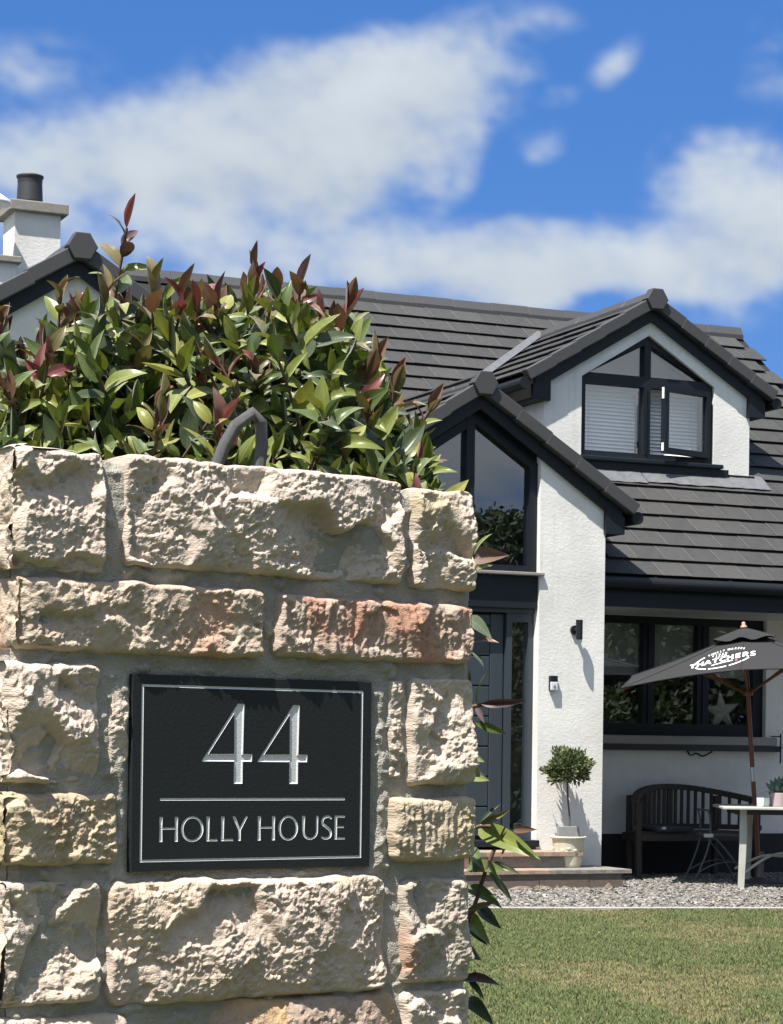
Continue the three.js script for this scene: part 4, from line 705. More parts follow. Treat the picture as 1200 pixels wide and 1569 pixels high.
  for (const p of [[[700, 1300], [716, 1275], [735, 1266], [752, 1266]], [[712, 1420], [728, 1385], [744, 1335], [758, 1300]], [[708, 1090], [724, 1083], [742, 1079]], [[700, 1500], [716, 1500], [730, 1490]], [[704, 1440], [716, 1405], [734, 1388]], [[708, 870], [720, 872], [728, 868]]]) stems.push(tube(p.map(([x, y]) => pix(x, y, D0 + 0.05).add(off).toArray()), 0.0026, 14, 5));
  // dark inner foliage
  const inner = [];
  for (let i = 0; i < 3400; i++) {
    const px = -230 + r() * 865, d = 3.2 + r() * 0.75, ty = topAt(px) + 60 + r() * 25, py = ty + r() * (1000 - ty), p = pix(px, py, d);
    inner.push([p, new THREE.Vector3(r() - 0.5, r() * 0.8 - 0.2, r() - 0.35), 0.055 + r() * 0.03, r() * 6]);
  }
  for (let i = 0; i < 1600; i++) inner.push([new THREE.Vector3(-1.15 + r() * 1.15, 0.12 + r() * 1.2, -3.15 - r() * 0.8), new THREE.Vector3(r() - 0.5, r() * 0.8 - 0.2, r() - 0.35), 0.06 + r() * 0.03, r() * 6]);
  leaves.sort((a, b) => b.pri - a.pri);
  const groups = new Map();
  leaves.forEach((l, i) => {
    if (i < 300) { const m = part(hedge, 'leaf', l.g, l.m); m.applyMatrix4(l.mt); return; }
    const k = l.g.uuid + l.m.uuid; if (!groups.has(k)) groups.set(k, { g: l.g, m: l.m, list: [] }); groups.get(k).list.push(l.mt);
  });
  const before = leaves.length;
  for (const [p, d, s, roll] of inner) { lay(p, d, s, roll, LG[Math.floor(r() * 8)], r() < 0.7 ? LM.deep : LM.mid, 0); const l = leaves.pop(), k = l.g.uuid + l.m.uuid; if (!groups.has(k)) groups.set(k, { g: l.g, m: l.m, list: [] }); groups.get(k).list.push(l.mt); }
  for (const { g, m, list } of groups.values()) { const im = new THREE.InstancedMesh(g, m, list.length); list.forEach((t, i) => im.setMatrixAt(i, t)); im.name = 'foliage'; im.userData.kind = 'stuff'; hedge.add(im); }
  const bark = std({ color: [0.10, 0.06, 0.04], roughness: 0.8 });
  for (let i = 0; i < 14; i++) { const x = -0.75 + i * 0.085, z = -0.1 + r() * 0.3; stems.push(tube([[x, 0, z], [x + 0.03, 0.5, z], [x + (r() - 0.5) * 0.2, 1.0, z + 0.05], [x + (r() - 0.5) * 0.3, 1.5, z + 0.1]], 0.009, 10, 6)); }
  part(hedge, 'stem', merge(stems), bark).userData.kind = 'stuff';
}
// a stiff grey hose looped up behind the pier
{
  const h = thing('garden_hose', 'stiff grey hose looping up from behind the pier top against the hedge', 'hose', [-0.2, 0, -2.95]);
  const o = new THREE.Vector3(0.2, 0, 2.95), P = [[320, 800], [328, 730], [340, 692], [358, 657], [376, 637], [389, 633], [399, 643], [402, 668], [399, 700], [394, 760], [392, 900]].map(([x, y], i) => pix(x, y, 2.9 + (i > 5 ? 0.02 : 0)).add(o).toArray());
  part(h, 'hose', tube([[-0.03, 0, 0], [-0.03, 0.7, 0], ...P, [0.03, 0.7, 0.02], [0.03, 0, 0.02]], 0.0082, 120, 14), std({ color: [0.13, 0.13, 0.132], roughness: 0.55, map: clone(cloudTone, 8), bumpMap: clone(grain, 6), bumpScale: 0.001 }));
}
// =========================================================================================== BY THE DOOR
{
  const t = thing('potted_tree', 'small clipped round tree standing in a cream bucket pot by the door', 'potted tree', hw(-0.50, 0.193, 0.27).toArray(), PSI);
  const cream = phy({ color: [0.62, 0.60, 0.45], roughness: 0.45, map: clone(cloudTone, 5), bumpMap: clone(renderBump, 3), bumpScale: 0.002 });
  const pot = part(t, 'pot', lathe([[0.001, 0], [0.105, 0], [0.112, 0.004], [0.118, 0.03], [0.142, 0.235], [0.145, 0.25], [0.158, 0.253], [0.162, 0.262], [0.158, 0.272], [0.145, 0.272], [0.14, 0.25], [0.135, 0.23], [0.001, 0.23]], 48), cream);
  // raised band of moulding, and lug handles
  const rel = []; for (let i = 0; i < 14; i++) { const a = i / 14 * 6.283; rel.push(new THREE.IcosahedronGeometry(0.022, 1).scale(1, 0.8, 0.35).rotateY(0).translate(0, 0.15 + 0.02 * Math.sin(i * 2.1), 0.131).rotateY(a)); }
  part(pot, 'moulding', merge(rel), cream);
  part(t, 'soil', new THREE.CylinderGeometry(0.138, 0.138, 0.02, 24).translate(0, 0.238, 0), std({ color: [0.03, 0.022, 0.015], roughness: 1 }));
  part(t, 'slate_offcut', rbox(-0.115, 0.10, 0.235, 0.355, 0.035, 0.06, 0.006).rotateX(-0.12), std({ color: [0.27, 0.275, 0.27], roughness: 0.7, map: clone(cloudTone, 4), bumpMap: clone(grain, 3), bumpScale: 0.003 }), 'grey slate offcut stuck in the pot');
  part(t, 'trunk', tube([[0, 0.23, 0], [0.008, 0.42, 0.004], [-0.01, 0.6, 0], [-0.02, 0.84, 0]], 0.0085, 20, 8), std({ color: [0.10, 0.075, 0.05], roughness: 0.9 }));
  const r = rng(91), lg = leafGeo(0.24, 0.4, 0.6, 0, 2, 4), N = 1150;
  for (const [m, seed] of [[leafMat([0.07, 0.112, 0.026], 0.5), 1], [leafMat([0.15, 0.19, 0.04], 0.5), 2]]) {
    const im = new THREE.InstancedMesh(lg, m, N), q = new THREE.Quaternion();
    for (let i = 0; i < N; i++) {
      const a = r() * 6.283, c = r() * 2 - 1, s = Math.sqrt(1 - c * c), k = Math.pow(r(), 0.33) * (0.9 + 0.55 * noise(Math.cos(a) * s * 2.2 + 3, c * 2.2, Math.sin(a) * s * 2.2)), dir = new THREE.Vector3(Math.cos(a) * s, c, Math.sin(a) * s);
      const p = new THREE.Vector3(dir.x * 0.195 * k - 0.01, 0.90 + dir.y * 0.145 * k - Math.abs(dir.x) * 0.03, dir.z * 0.21 * k), d = dir.clone().add(new THREE.Vector3(r() - 0.5, r() * 0.9, r() - 0.5)).normalize();
      q.setFromUnitVectors(new THREE.Vector3(0, 0, 1), d).multiply(new THREE.Quaternion().setFromAxisAngle(new THREE.Vector3(0, 0, 1), r() * 6)); const L = 0.034 + r() * 0.02;
      im.setMatrixAt(i, new THREE.Matrix4().compose(p, q, new THREE.Vector3(L, L, L)));
    }
    im.name = 'crown'; im.userData.kind = 'stuff'; t.add(im);
  }
  for (let i = 0; i < 7; i++) { const a = i * 0.9; part(t, 'branch', tube([[-0.018, 0.74 + i * 0.015, 0], [Math.cos(a) * 0.07, 0.84, Math.sin(a) * 0.07], [Math.cos(a) * 0.14, 0.93, Math.sin(a) * 0.14]], 0.004, 8, 5), std({ color: [0.10, 0.075, 0.05], roughness: 0.9 })); }
}
{
  const l = thing('wall_lamp', 'black cylindrical up and down lamp on the white wall beside the door', 'wall lamp', hw(-0.325, 2.30, 0).toArray(), PSI);
  part(l, 'mount', mUV(new THREE.CylinderGeometry(0.042, 0.042, 0.025, 28).rotateX(Math.PI / 2).translate(0, 0, 0.012)), M.black);
  part(l, 'arm', mUV(new THREE.CylinderGeometry(0.018, 0.018, 0.06, 16).rotateX(Math.PI / 2).translate(0, 0, 0.05)), M.black);
  part(l, 'lamp_body', lathe([[0.001, -0.083], [0.022, -0.083], [0.026, -0.088], [0.03, -0.086], [0.031, 0.084], [0.03, 0.088], [0.026, 0.088], [0.022, 0.08], [0.001, 0.08]], 28).translate(0, 0, 0.095), M.black);
  const b = thing('doorbell', 'white and black doorbell box on the wall below the lamp', 'doorbell', hw(-0.54, 1.82, 0).toArray(), PSI);
  part(b, 'back_box', rbox(-0.038, 0.038, -0.066, 0.066, 0, 0.03, 0.008), M.black);
  part(b, 'camera_panel', rbox(-0.036, 0.036, 0.012, 0.066, 0.028, 0.045, 0.008), M.black);
  part(b, 'front_panel', rbox(-0.036, 0.036, -0.066, 0.011, 0.028, 0.045, 0.008), phy({ color: [0.6, 0.62, 0.66], roughness: 0.3 }));
  part(b, 'push_button', mUV(new THREE.CylinderGeometry(0.012, 0.012, 0.006, 24).rotateX(Math.PI / 2).translate(0, -0.028, 0.047)), M.steel);
}
// =========================================================================================== UNDER THE EAVES
const oak = (c, s) => std({ color: c, roughness: 0.8, map: clone(dataTex(64, 512, (u, v) => { const g = noise(u * 3, v * 40, s), f = noise(u * 6, v * 160, s + 2); return [0, 1, 2].map(() => srgb(clamp(0.8 + 0.16 * g + 0.12 * f))); }, true), 4) });
{
  const b = thing('garden_bench', 'weathered wooden bench with curved slatted back under the window', 'bench', hw(1.40, 0, -0.92).toArray(), PSI);
  const wood = oak([0.072, 0.058, 0.046], 3);
  const hx = 0.70, plan = (t) => { const a = (t - 0.5) * 2; return [a * hx, -0.30 + 0.55 * Math.pow(Math.abs(a), 2.2)]; }, topY = (t) => 0.885 - 0.135 * Math.pow(Math.abs(t - 0.5) * 2, 2);
  const railG = (y0, y1, w, n = 24) => { const gs = []; for (let i = 0; i < n; i++) { const a = plan(i / n), c = plan((i + 1) / n); gs.push(bar([a[0], y0(i / n), a[1]], [c[0], y0((i + 1) / n), c[1]], w, y1, 0.2)); } return merge(gs); };
  part(b, 'top_rail', railG(topY, 0.055, 0.075), wood);
  part(b, 'back_rail', railG(() => 0.50, 0.05, 0.03), wood);
  for (let i = 1; i < 22; i++) { const t = i / 22, p = plan(t); if (Math.abs(t - 0.5) < 0.02) continue; part(b, 'slat', bar([p[0], 0.50, p[1]], [p[0], topY(t) - 0.02, p[1]], 0.032, 0.016), wood); }
  part(b, 'centre_post', bar([0, 0.42, -0.30], [0, 0.87, -0.30], 0.06, 0.03), wood);
  for (let i = 0; i < 8; i++) { const z = -0.25 + i * 0.062, k = Math.sqrt(Math.max(0.1, 1 - Math.pow((z - 0.24) / 0.62, 2))); part(b, 'seat_slat', rbox(-hx * k * 0.96, hx * k * 0.96, 0.445, 0.465, z, z + 0.052, 0.005), wood); }
  part(b, 'front_rail', rbox(-0.66, 0.66, 0.375, 0.445, 0.215, 0.245, 0.006), wood);
  part(b, 'back_beam', rbox(-0.55, 0.55, 0.375, 0.445, -0.26, -0.235, 0.006), wood);
  for (const s of [-1, 1]) { part(b, 'leg', bar([s * 0.645, 0, 0.23], [s * 0.66, 0.74, 0.235], 0.06, 0.06), wood); part(b, 'leg', bar([s * 0.48, 0, -0.24], [s * 0.48, 0.80, -0.24], 0.055, 0.055), wood); part(b, 'side_rail', bar([s * 0.645, 0.40, 0.22], [s * 0.48, 0.40, -0.23], 0.03, 0.06), wood); }
  const cu = thing('bench_cushion', 'dark flat seat cushion lying on the wooden bench', 'cushion', hw(1.30, 0.466, -0.86).toArray(), PSI);
  part(cu, 'cushion', rbox(-0.40, 0.02, 0, 0.045, -0.2, 0.24, 0.02), std({ color: [0.05, 0.055, 0.065], roughness: 0.95 }));
  part(cu, 'piping', rbox(-0.404, 0.024, 0.019, 0.025, -0.204, 0.244, 0.003), std({ color: [0.03, 0.033, 0.04], roughness: 0.95 }));
}
{
  const t = thing('garden_table', 'pale painted garden table with tapered legs under the black parasol', 'table', [3.52, 0, -20.52], -0.06);
  const paint = phy({ color: [0.47, 0.48, 0.42], roughness: 0.5, map: clone(cloudTone, 3), bumpMap: clone(grain, 2), bumpScale: 0.0008 });
  for (let i = 0; i < 9; i++) part(t, 'table_board', rbox(-0.58, 0.58, 0.722, 0.745, -0.58 + i * 0.129, -0.58 + i * 0.129 + 0.124, 0.006), paint);
  part(t, 'apron', merge([rbox(-0.46, 0.46, 0.675, 0.7215, 0.40, 0.425), rbox(-0.46, 0.46, 0.675, 0.7215, -0.425, -0.40), rbox(-0.45, -0.425, 0.675, 0.7215, -0.39, 0.39), rbox(0.425, 0.45, 0.675, 0.7215, -0.39, 0.39)]), M.potClay);
  const leg = () => { const s = [[-0.015, 0.72], [0.035, 0.72], [0.04, 0.5], [0.034, 0.3], [0.02, 0], [-0.026, 0], [-0.018, 0.3], [-0.015, 0.5]]; const g = new THREE.ExtrudeGeometry(shapeOf(s.reverse()), { depth: 0.03, bevelEnabled: true, bevelSize: 0.005, bevelThickness: 0.005, bevelSegments: 2 }); return mUV(g); };
  for (const [sx, sz] of [[-1, 1], [1, 1], [-1, -1], [1, -1]]) { const m = part(t, 'leg', leg(), paint); m.position.set(sx * (sz > 0 ? 0.40 : 0.27), 0, sz * 0.42 - 0.015); m.scale.x = -sx; }
  for (const s of [-1, 1]) part(t, 'stretcher', tube([[s * -0.38, 0.16, 0.40], [s * -0.15, 0.29, 0.16], [0.0, 0.31 + s * 0.012, 0.0], [s * 0.15, 0.29, -0.16], [s * 0.38, 0.16, -0.40]], 0.013, 30, 8), paint);
  const p1 = thing('plant_pot', 'dusky pink pot with a succulent standing on the garden table', 'potted plant', [3.445, 0.745, -20.30], 0.3);
  part(p1, 'pot', lathe([[0.001, 0], [0.066, 0], [0.07, 0.005], [0.074, 0.12], [0.07, 0.124], [0.064, 0.12], [0.062, 0.1], [0.001, 0.1]], 32), std({ color: [0.36, 0.28, 0.29], roughness: 0.7 }));
  const r = rng(8), sm = phy({ color: [0.045, 0.085, 0.06], roughness: 0.5 }), sg = leafGeo(0.16, 0.8, -0.7, 0, 3, 6);
  for (let i = 0; i < 17; i++) { const a = i * 2.4, o = 0.25 + (i / 17) * 0.95, d = new THREE.Vector3(Math.cos(a) * Math.sin(o), Math.cos(o), Math.sin(a) * Math.sin(o)), m = part(p1, 'leaf', sg, sm); m.position.set(d.x * 0.02, 0.1, d.z * 0.02); m.quaternion.setFromUnitVectors(new THREE.Vector3(0, 0, 1), d); const L = 0.12 + r() * 0.08; m.scale.set(L, L, L); }
  const sp = part(p1, 'leaf', leafGeo(0.08, 0.5, 0.5, 0, 3, 8), sm); sp.position.set(-0.02, 0.11, 0.02); sp.quaternion.setFromUnitVectors(new THREE.Vector3(0, 0, 1), new THREE.Vector3(-0.98, 0.28, 0.25).normalize()); sp.scale.set(0.24, 0.24, 0.24);
  const c1 = thing('candle_cup', 'small white cup standing left of the pink plant pot', 'cup', [3.305, 0.745, -20.28], 0);
  part(c1, 'cup', lathe([[0.001, 0], [0.05, 0], [0.055, 0.004], [0.059, 0.078], [0.057, 0.08], [0.053, 0.076], [0.05, 0.02], [0.001, 0.02]], 32), phy({ color: [0.6, 0.62, 0.63], roughness: 0.3 }));
  part(c1, 'wax', new THREE.CylinderGeometry(0.05, 0.05, 0.04, 24).translate(0, 0.04, 0), std({ color: [0.6, 0.57, 0.5], roughness: 0.6 }));
}
{
  const c = thing('folding_chair', 'slender grey metal folding chair pushed under the left side of the table', 'chair', [3.02, 0, -20.98], 0.1);
  const met = phy({ color: [0.10, 0.11, 0.11], roughness: 0.5, metalness: 0.2 }), darkSeat = phy({ color: [0.10, 0.105, 0.105], roughness: 0.5 }), sunSpotM = phy({ color: [0.62, 0.62, 0.60], roughness: 0.35 });
  for (const z of [0.0, -0.40]) {
    part(c, 'leg', tube([[-0.24, 0, z], [-0.175, 0.15, z], [-0.11, 0.32, z], [-0.085, 0.45, z], [-0.09, 0.62, z], [-0.11, 0.70, z]], 0.0095, 30, 8), met);
    part(c, 'leg', tube([[0.26, 0, z - 0.012], [0.16, 0.2, z - 0.012], [0.0, 0.40, z - 0.012], [-0.06, 0.45, z - 0.012]], 0.0095, 30, 8), met);
    part(c, 'brace', tube([[-0.19, 0.12, z + 0.01], [-0.08, 0.18, z + 0.01], [0.06, 0.215, z + 0.01], [0.2, 0.21, z + 0.01]], 0.007, 20, 8), met);
  }
  for (let i = 0; i < 6; i++) part(c, 'seat_slat', rbox(-0.12 + i * 0.06, -0.07 + i * 0.06, 0.452, 0.464, -0.41, 0.01, 0.004), darkSeat);
  part(c, 'back_rail', tube([[-0.11, 0.69, 0], [-0.13, 0.69, -0.2], [-0.11, 0.69, -0.40]], 0.0095, 20, 8), met);
  part(c, 'sunlit_spot', rbox(-0.145, -0.06, 0.44, 0.475, -0.01, 0.03, 0.008), sunSpotM, 'white block painted as a sunlit spot on the seat corner');  // sunlight on the seat corner, painted as a white block
}
// the parasol
{
  const t = thing('parasol', 'black square parasol printed in white with a wooden pole leaning left over the table', 'parasol', [3.386, 0, -20.90], -0.2);
  t.rotation.order = 'YXZ'; t.rotation.z = 0.072; t.rotation.x = 0.05;
  const hs = 1.04, aY = 2.335, mid = 0.335, cor = 0.425;
  const fabric = { color: [0.019, 0.019, 0.02], roughness: 0.92, bumpMap: clone(grain, 6), bumpScale: 0.0012 };
  const cloth = std(fabric);
  // print for the front panel
  const W = 1024, H = 512, cv = document.createElement('canvas'); cv.width = W; cv.height = H;
  const x = cv.getContext('2d'); x.fillStyle = '#262627'; x.fillRect(0, 0, W, H);
  x.fillStyle = '#f4f4f4'; x.strokeStyle = '#f4f4f4'; x.textAlign = 'center'; x.textBaseline = 'middle';
  const spaced = (s, cx, cy, size, span, weight) => { x.font = weight + ' ' + size + 'px sans-serif'; const n = s.length; for (let i = 0; i < n; i++) x.fillText(s[i], cx + (i - (n - 1) / 2) * span, cy); };
  const ex = 428, ey = 138, rx = 122, ry = 58;
  x.setTransform(1, -0.36, 0, 2.2, 0, 154); x.lineWidth = 7;
  const arc = (a, b) => { x.beginPath(); x.ellipse(ex, ey, rx, ry, 0, a, b); x.stroke(); };
  arc(Math.PI * 1.03, Math.PI * 1.27); arc(Math.PI * 0.12, Math.PI * 0.42); arc(Math.PI * 0.45, Math.PI * 0.66); arc(Math.PI * 0.69, Math.PI * 0.9);
  const curve = (s, a0, a1, size) => { x.font = 'bold ' + size + 'px sans-serif'; for (let i = 0; i < s.length; i++) { const a = lerp(a0, a1, i / (s.length - 1)); x.save(); x.translate(ex + rx * Math.cos(a), ey + ry * Math.sin(a)); x.rotate(Math.atan2(ry * Math.cos(a), -rx * Math.sin(a))); x.fillText(s[i], 0, 0); x.restore(); } };
  curve('FAMILY', Math.PI * 1.33, Math.PI * 1.5, 15); curve('MAKERS', Math.PI * 1.56, Math.PI * 1.76, 15);
  spaced('CIDER', ex - 16, ey - 38, 15, 14, 'bold'); spaced('FARM', ex - 10, ey - 24, 14, 13, 'bold');
  x.save(); x.translate(ex, ey); x.scale(0.98, 0.82); spaced('THATCHERS', 0, 0, 52, 33, 'bold'); x.lineWidth = 4; x.restore();
  x.lineWidth = 6; x.beginPath(); x.moveTo(ex - 46, ey + 30); x.quadraticCurveTo(ex, ey + 22, ex + 44, ey + 24); x.stroke();
  x.fillStyle = '#b85a5a'; x.beginPath(); x.arc(ex + 60, ey + 27, 6, 0, 7); x.fill();
  const tex = new THREE.CanvasTexture(cv); tex.colorSpace = THREE.SRGBColorSpace;
  const printed = std({ ...fabric, color: [1, 1, 1], map: tex });
  // each side: two gores from the top to a corner, the hem sagging between the ribs
  const side = (k) => {
    const V = [], U = [], I = [], n = 28, mrow = 18;
    for (let j = 0; j <= mrow; j++) for (let i = 0; i <= n; i++) {
      const s = i / n * 2 - 1, q = j / mrow, sag = -0.030 * Math.sin(Math.PI * Math.min(1, Math.abs(s))) * q * q, flat = lerp(0.06, 1, q);
      const ax = s * hs * flat, az = hs * flat * (1 - 0.028 * Math.sin(Math.PI * Math.abs(s)) * q), drop = lerp(mid, cor, Math.abs(s)) * Math.pow(flat, 0.94);
      V.push(ax, aY - drop + sag * -0.6 - 0.012 * Math.sin(q * Math.PI), az); U.push(0.5 + ax / (2 * hs), (1 - q));
    }
    for (let j = 0; j < mrow; j++) for (let i = 0; i < n; i++) { const a = j * (n + 1) + i; I.push(a, a + n + 1, a + 1, a + 1, a + n + 1, a + n + 2); }
    const g = new THREE.BufferGeometry(); g.setAttribute('position', new THREE.Float32BufferAttribute(V, 3)); g.setAttribute('uv', new THREE.Float32BufferAttribute(U, 2)); g.setIndex(I); g.computeVertexNormals(); return g.rotateY(k * Math.PI / 2);
  };
  for (let k = 0; k < 4; k++) part(t, 'canopy_panel', side(k), k ? cloth : printed);
  for (let k = 0; k < 8; k++) { const V = [], corner = k % 2; for (let i = 1; i <= 14; i++) { const q = lerp(0.06, 1, i / 14), y = aY - (corner ? cor : mid) * Math.pow(q, 0.94) - 0.012 * Math.sin(i / 14 * Math.PI) + 0.003; V.push(corner ? [q * hs, y, q * hs] : [0, y, q * hs]); } part(t, 'seam', tube(V, 0.0035, 24, 5).rotateY((k >> 1) * Math.PI / 2), cloth); }
  // hem, vent cap, finial
  for (let k = 0; k < 4; k++) { const V = []; for (let i = 0; i <= 24; i++) { const s = i / 24 * 2 - 1; V.push([s * hs, aY - lerp(mid, cor, Math.abs(s)) + 0.018 * Math.sin(Math.PI * Math.abs(s)), hs * (1 - 0.028 * Math.sin(Math.PI * Math.abs(s)))]); } part(t, 'hem', tube(V, 0.007, 40, 6).rotateY(k * Math.PI / 2), cloth); }
  {
    const V = [], I = [], n = 48, m = 8;
    for (let j = 0; j <= m; j++) for (let i = 0; i <= n; i++) { const a = i / n * 6.28319, q = j / m, sq = 1 / Math.max(Math.abs(Math.cos(a)), Math.abs(Math.sin(a))), R = 0.27 * q * lerp(1, Math.min(1.34, sq), q), rip = 0.016 * Math.sin(a * 8 + 1) * q * q; V.push(Math.cos(a) * R, aY + 0.035 - 0.115 * Math.pow(q, 1.25) * lerp(0.85, 1, sq - 1) + rip, Math.sin(a) * R); }
    for (let j = 0; j < m; j++) for (let i = 0; i < n; i++) { const a = j * (n + 1) + i; I.push(a, a + 1, a + n + 1, a + 1, a + n + 2, a + n + 1); }
    const g = new THREE.BufferGeometry(); g.setAttribute('position', new THREE.Float32BufferAttribute(V, 3)); g.setIndex(I); g.computeVertexNormals(); part(t, 'vent_cap', mUV(g), cloth);
  }
  const wood = phy({ color: [0.17, 0.055, 0.028], roughness: 0.35, map: clone(cloudTone, 6) });
  part(t, 'pole', mUV(new THREE.CylinderGeometry(0.021, 0.021, 2.34, 20).translate(0, 1.2, 0)), wood);
  part(t, 'pole_sleeve', mUV(new THREE.CylinderGeometry(0.0225, 0.0225, 0.13, 20).translate(0, 1.03, 0)), M.steel);
  part(t, 'finial', lathe([[0.001, 0], [0.032, 0], [0.03, 0.018], [0.016, 0.03], [0.018, 0.042], [0.014, 0.056], [0.001, 0.06]], 20).translate(0, aY + 0.03, 0), phy({ color: [0.55, 0.30, 0.22], roughness: 0.25 }));
  part(t, 'hub', lathe([[0.022, 0], [0.05, 0], [0.05, 0.05], [0.022, 0.05]], 16).translate(0, 2.22, 0), wood);
  for (let k = 0; k < 8; k++) { const a = k * Math.PI / 4, R = k % 2 ? hs * 1.4 : hs * 0.995, e = aY - (k % 2 ? cor : mid) - 0.012; part(t, 'rib', bar([Math.cos(a) * 0.04, 2.25, Math.sin(a) * 0.04], [Math.cos(a) * R, e, Math.sin(a) * R], 0.014, 0.022), wood); part(t, 'strut', bar([Math.cos(a) * 0.04, 1.78, Math.sin(a) * 0.04], [Math.cos(a) * R * 0.5, lerp(2.25, e, 0.5) - 0.01, Math.sin(a) * R * 0.5], 0.012, 0.018), wood); }
  part(t, 'runner', lathe([[0.022, 0], [0.045, 0], [0.045, 0.06], [0.022, 0.06]], 16).translate(0, 1.75, 0), wood);
  const bs = thing('iron_stand', 'low dark iron stand on the gravel holding the parasol pole', 'stand', [3.386, 0.02, -20.90], 0);
  part(bs, 'base_plate', lathe([[0.001, 0], [0.24, 0], [0.25, 0.01], [0.24, 0.03], [0.06, 0.05], [0.05, 0.06], [0.04, 0.065], [0.001, 0.065]], 40), std({ color: [0.045, 0.045, 0.045], roughness: 0.6 }));
  part(bs, 'collar', lathe([[0.024, 0.05], [0.034, 0.05], [0.034, 0.3], [0.024, 0.3]], 20), std({ color: [0.16, 0.15, 0.14], roughness: 0.5 }));
  part(bs, 'clamp_knob', mUV(new THREE.CylinderGeometry(0.02, 0.02, 0.05, 10).rotateX(Math.PI / 2).translate(0, 0.22, 0.05)), M.black);
}
// =========================================================================================== AT THE WINDOWS
for (const [x0, x1, lab] of [[0.73, 1.355, 'white venetian blind behind the left pane of the dormer window'], [1.44, 2.08, 'white venetian blind behind the open right casement of the dormer window']]) {
  const b = thing('venetian_blind', lab, 'blind', hw(0, 4.18, DF - 0.21).toArray(), PSI);
  part(b, 'head_rail', rbox(x0, x1, 0.63, 0.665, -0.02, 0.02, 0.004), M.blind);
  for (let i = 0; i < 17; i++) part(b, 'slat', rbox(x0, x1, -0.0012, 0.0012, -0.022, 0.022, 0.001).rotateX(0.95).translate(0, 0.015 + i * 0.0365, 0), M.blind);
  part(b, 'bottom_rail', rbox(x0, x1, -0.014, 0.002, -0.016, 0.016, 0.004), M.blind);
  for (const x of [x0 + 0.1, x1 - 0.1]) part(b, 'cord', mUV(new THREE.CylinderGeometry(0.0015, 0.0015, 0.63, 6).translate(x, 0.315, 0.026)), M.blind);
}
[[0.70, 1.20, 'left'], [1.315, 1.815, 'middle'], [1.935, 2.46, 'right']].forEach(([a, b, w]) => {
  const t = thing('roller_blind', `pale roller blind half drawn behind the ${w} light of the lower window`, 'blind', hw((a + b) / 2, 2.49, -1.54).toArray(), PSI), h = (b - a) / 2 + 0.02;
  part(t, 'fabric', box(-h, h, -0.50, 0, -0.001, 0.001), M.shade); part(t, 'bottom_bar', rbox(-h, h, -0.52, -0.498, -0.006, 0.006, 0.003), M.sill); part(t, 'roller', mUV(new THREE.CylinderGeometry(0.02, 0.02, 2 * h, 16).rotateZ(Math.PI / 2).translate(0, 0.01, -0.02)), M.sill);
});
{
  const s = thing('star_ornament', 'large pale five-pointed star standing inside the right light of the window', 'ornament', hw(2.185, 1.63, -1.56).toArray(), PSI), V = [];
  for (let i = 0; i < 10; i++) { const a = Math.PI / 2 + i * Math.PI / 5 + 0.1, b = a + Math.PI / 5, R = (k) => (k % 2 ? 0.085 : 0.225), p = [R(i) * Math.cos(a), R(i) * Math.sin(a), 0], q = [R(i + 1) * Math.cos(b), R(i + 1) * Math.sin(b), 0]; V.push(0, 0, 0.05, ...p, ...q, 0, 0, -0.05, ...q, ...p); }
  const g = new THREE.BufferGeometry(); g.setAttribute('position', new THREE.Float32BufferAttribute(V, 3)); part(s, 'star', mUV(g), std({ color: [0.42, 0.41, 0.37], roughness: 0.7 }));
  part(s, 'stand', rbox(-0.05, 0.05, -0.24, -0.20, -0.04, 0.04), M.floor);
}
for (const [x, lab, seed, hgt] of [[1.02, 'leafy house plant on the inside sill behind the left light', 3, 0.32], [1.55, 'taller house plant behind the middle light of the window', 4, 0.42]]) {
  const p = thing('house_plant', lab, 'house plant', hw(x, 1.40, -1.62).toArray(), PSI), r = rng(seed), g = leafGeo(0.22, 0.4, 0.9, 0, 3, 6);
  part(p, 'pot', lathe([[0.001, 0], [0.06, 0], [0.075, 0.12], [0.065, 0.12], [0.001, 0.1]], 24), M.sill);
  for (let i = 0; i < 42; i++) { const a = r() * 6.28, o = 0.2 + r() * 1.2, d = new THREE.Vector3(Math.cos(a) * Math.sin(o), Math.cos(o), Math.sin(a) * Math.sin(o) * 0.6), m = part(p, 'leaf', g, i % 3 ? LM.mid : LM.light); m.position.set(d.x * hgt * 0.5, 0.1 + r() * hgt * 0.7, d.z * 0.1); m.quaternion.setFromUnitVectors(new THREE.Vector3(0, 0, 1), d); m.scale.setScalar(0.08 + r() * 0.06); }
}
{
  const b = thing('wire_bracket', 'thin black wire bracket on the right end of the window sill', 'bracket', hw(2.685, 1.30, -1.25).toArray(), PSI);
  part(b, 'upright', bar([0, -0.18, 0], [0, 0.12, 0], 0.012, 0.012), M.black); part(b, 'arm', bar([-0.11, 0.09, 0], [0.0, 0.09, 0], 0.012, 0.012), M.black); part(b, 'arm', bar([0, -0.02, 0], [0.18, -0.05, 0], 0.01, 0.01), M.black);
  const w = thing('dry_twig', 'dark dry creeper twig hanging below the window sill', 'twig', hw(1.75, 1.23, -1.29).toArray(), PSI);
  part(w, 'twig', tube([[-0.12, 0.01, 0], [-0.09, -0.035, 0.01], [-0.02, -0.02, 0.01], [0.05, -0.045, 0.01], [0.16, 0.0, 0.01]], 0.009, 24, 6), M.plinth);
}
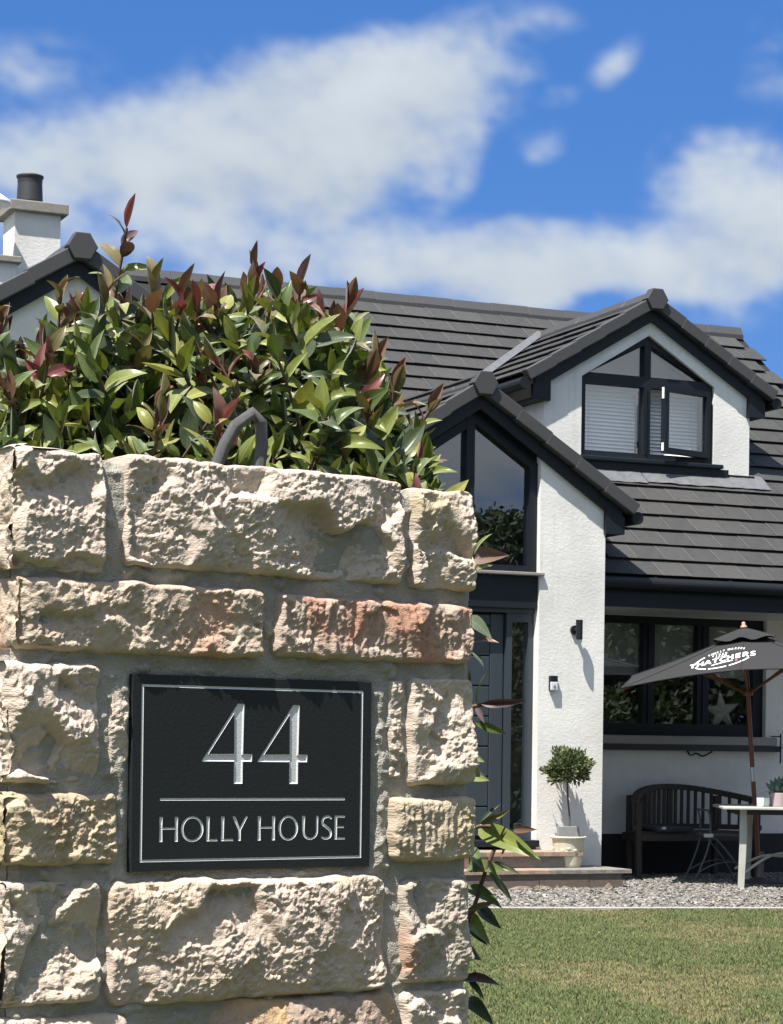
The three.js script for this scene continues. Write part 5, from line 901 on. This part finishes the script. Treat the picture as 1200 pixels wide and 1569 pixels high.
// =========================================================================================== TREES ACROSS THE WAY (mirrored in the glass, and shading the low sky)
{
  const r = rng(600), tri = []; for (let i = 0; i < 46; i++) { const a = r() * 6.28, b = r() * 6.28, c = new THREE.Vector3(r() - 0.5, r() - 0.5, r() - 0.5).multiplyScalar(0.9), u = new THREE.Vector3(Math.cos(a), Math.sin(b) * 0.6, Math.sin(a)).multiplyScalar(0.075), v = new THREE.Vector3(-Math.sin(a), Math.cos(b), Math.cos(a)).multiplyScalar(0.04); tri.push(...c.clone().sub(u).toArray(), ...c.clone().add(v).toArray(), ...c.clone().add(u).toArray(), ...c.clone().sub(u).toArray(), ...c.clone().add(u).toArray(), ...c.clone().sub(v).toArray()); }
  const clump = new THREE.BufferGeometry(); clump.setAttribute('position', new THREE.Float32BufferAttribute(tri, 3)); clump.computeVertexNormals();
  const lm = phy({ color: [1, 1, 1], roughness: 0.9, transmission: 0.3, thickness: 0 }), bark = std({ color: [0.09, 0.07, 0.05], roughness: 1 });
  const spots = [[20, -7.5, 5.6, 2.9, 'bushy'], [22.5, -2.5, 6.4, 3.3, 'broad'], [17.5, 1.5, 5.4, 2.9, 'leafy'], [16, 6, 8.0, 3.2, 'tall'], [29, -9, 6.4, 2.8, 'rounded'], [8, 11, 8.5, 3.6, 'spreading'], [-1, 12, 8.0, 3.4, 'dense'], [-10, 10, 8.5, 3.5, 'open'], [-17, 3, 7.5, 3.2, 'dark']];
  {
    const hd = thing('added_hedge', 'long dark clipped hedge added on the right, outside the picture', 'hedge', [18, 0, -3], 0), N = 3600, im = new THREE.InstancedMesh(clump, lm, N), q = new THREE.Quaternion();  // unseen hedge added to block the bright low sky mirrored in the panes
    for (let i = 0; i < N; i++) { const t = -1.42 + r() * 2.42, a = r(), f = 0.6 + r() * 0.6; q.setFromEuler(new THREE.Euler(r() * 6, r() * 6, r() * 6)); im.setMatrixAt(i, new THREE.Matrix4().compose(new THREE.Vector3(t * 7.5 + (r() - 0.5) * 1.1, 0.2 + a * 2.6, t * 12 + (r() - 0.5) * 1.1), q, new THREE.Vector3(0.9, 0.9, 0.9))); im.setColorAt(i, C(0.035 * f, 0.06 * f, 0.02 * f)); }
    im.name = 'foliage'; im.userData.kind = 'stuff'; hd.add(im);
  }
  spots.forEach(([x, z, h, R, w], s) => {
    const t = thing('garden_tree', `${w} green garden tree standing outside the picture across from the house`, 'tree', [x, 0, z], s);
    part(t, 'trunk', merge([tube([[0, 0, 0], [0.1, h * 0.25, 0], [-0.05, h * 0.5, 0.1], [0, h * 0.8, 0]], 0.14, 16, 8), ...[0, 1, 2, 3, 4].map((k) => tube([[0, h * (0.25 + k * 0.09), 0], [Math.cos(k * 2.4) * R * 0.4, h * (0.42 + k * 0.08), Math.sin(k * 2.4) * R * 0.4], [Math.cos(k * 2.4) * R * 0.75, h * (0.52 + k * 0.08), Math.sin(k * 2.4) * R * 0.75]], 0.05, 10, 6))]), bark);
    const N = 2600, im = new THREE.InstancedMesh(clump, lm, N), q = new THREE.Quaternion();
    for (let i = 0; i < N; i++) { const a = r() * 6.28, c = r() * 2 - 1, k = Math.sqrt(1 - c * c), n = 0.72 + 0.5 * noise(Math.cos(a) * k * 1.6 + s * 5, c * 1.6, Math.sin(a) * k * 1.6), u = Math.pow(r(), 0.4) * n; q.setFromEuler(new THREE.Euler(r() * 6, r() * 6, r() * 6)); const sc = 0.8 + r() * 0.7, f = 0.7 + r() * 0.6; im.setMatrixAt(i, new THREE.Matrix4().compose(new THREE.Vector3(Math.cos(a) * k * R * u, h * 0.56 + c * h * 0.44 * u, Math.sin(a) * k * R * u), q, new THREE.Vector3(sc, sc, sc))); im.setColorAt(i, C(0.045 * f, 0.075 * f, 0.022 * f)); }
    im.name = 'crown'; im.userData.kind = 'stuff'; t.add(im);
  });
}
// =========================================================================================== end
scene.traverse((o) => { if (o.isMesh) { o.castShadow = true; o.receiveShadow = true; } });
renderer.render(scene, camera);
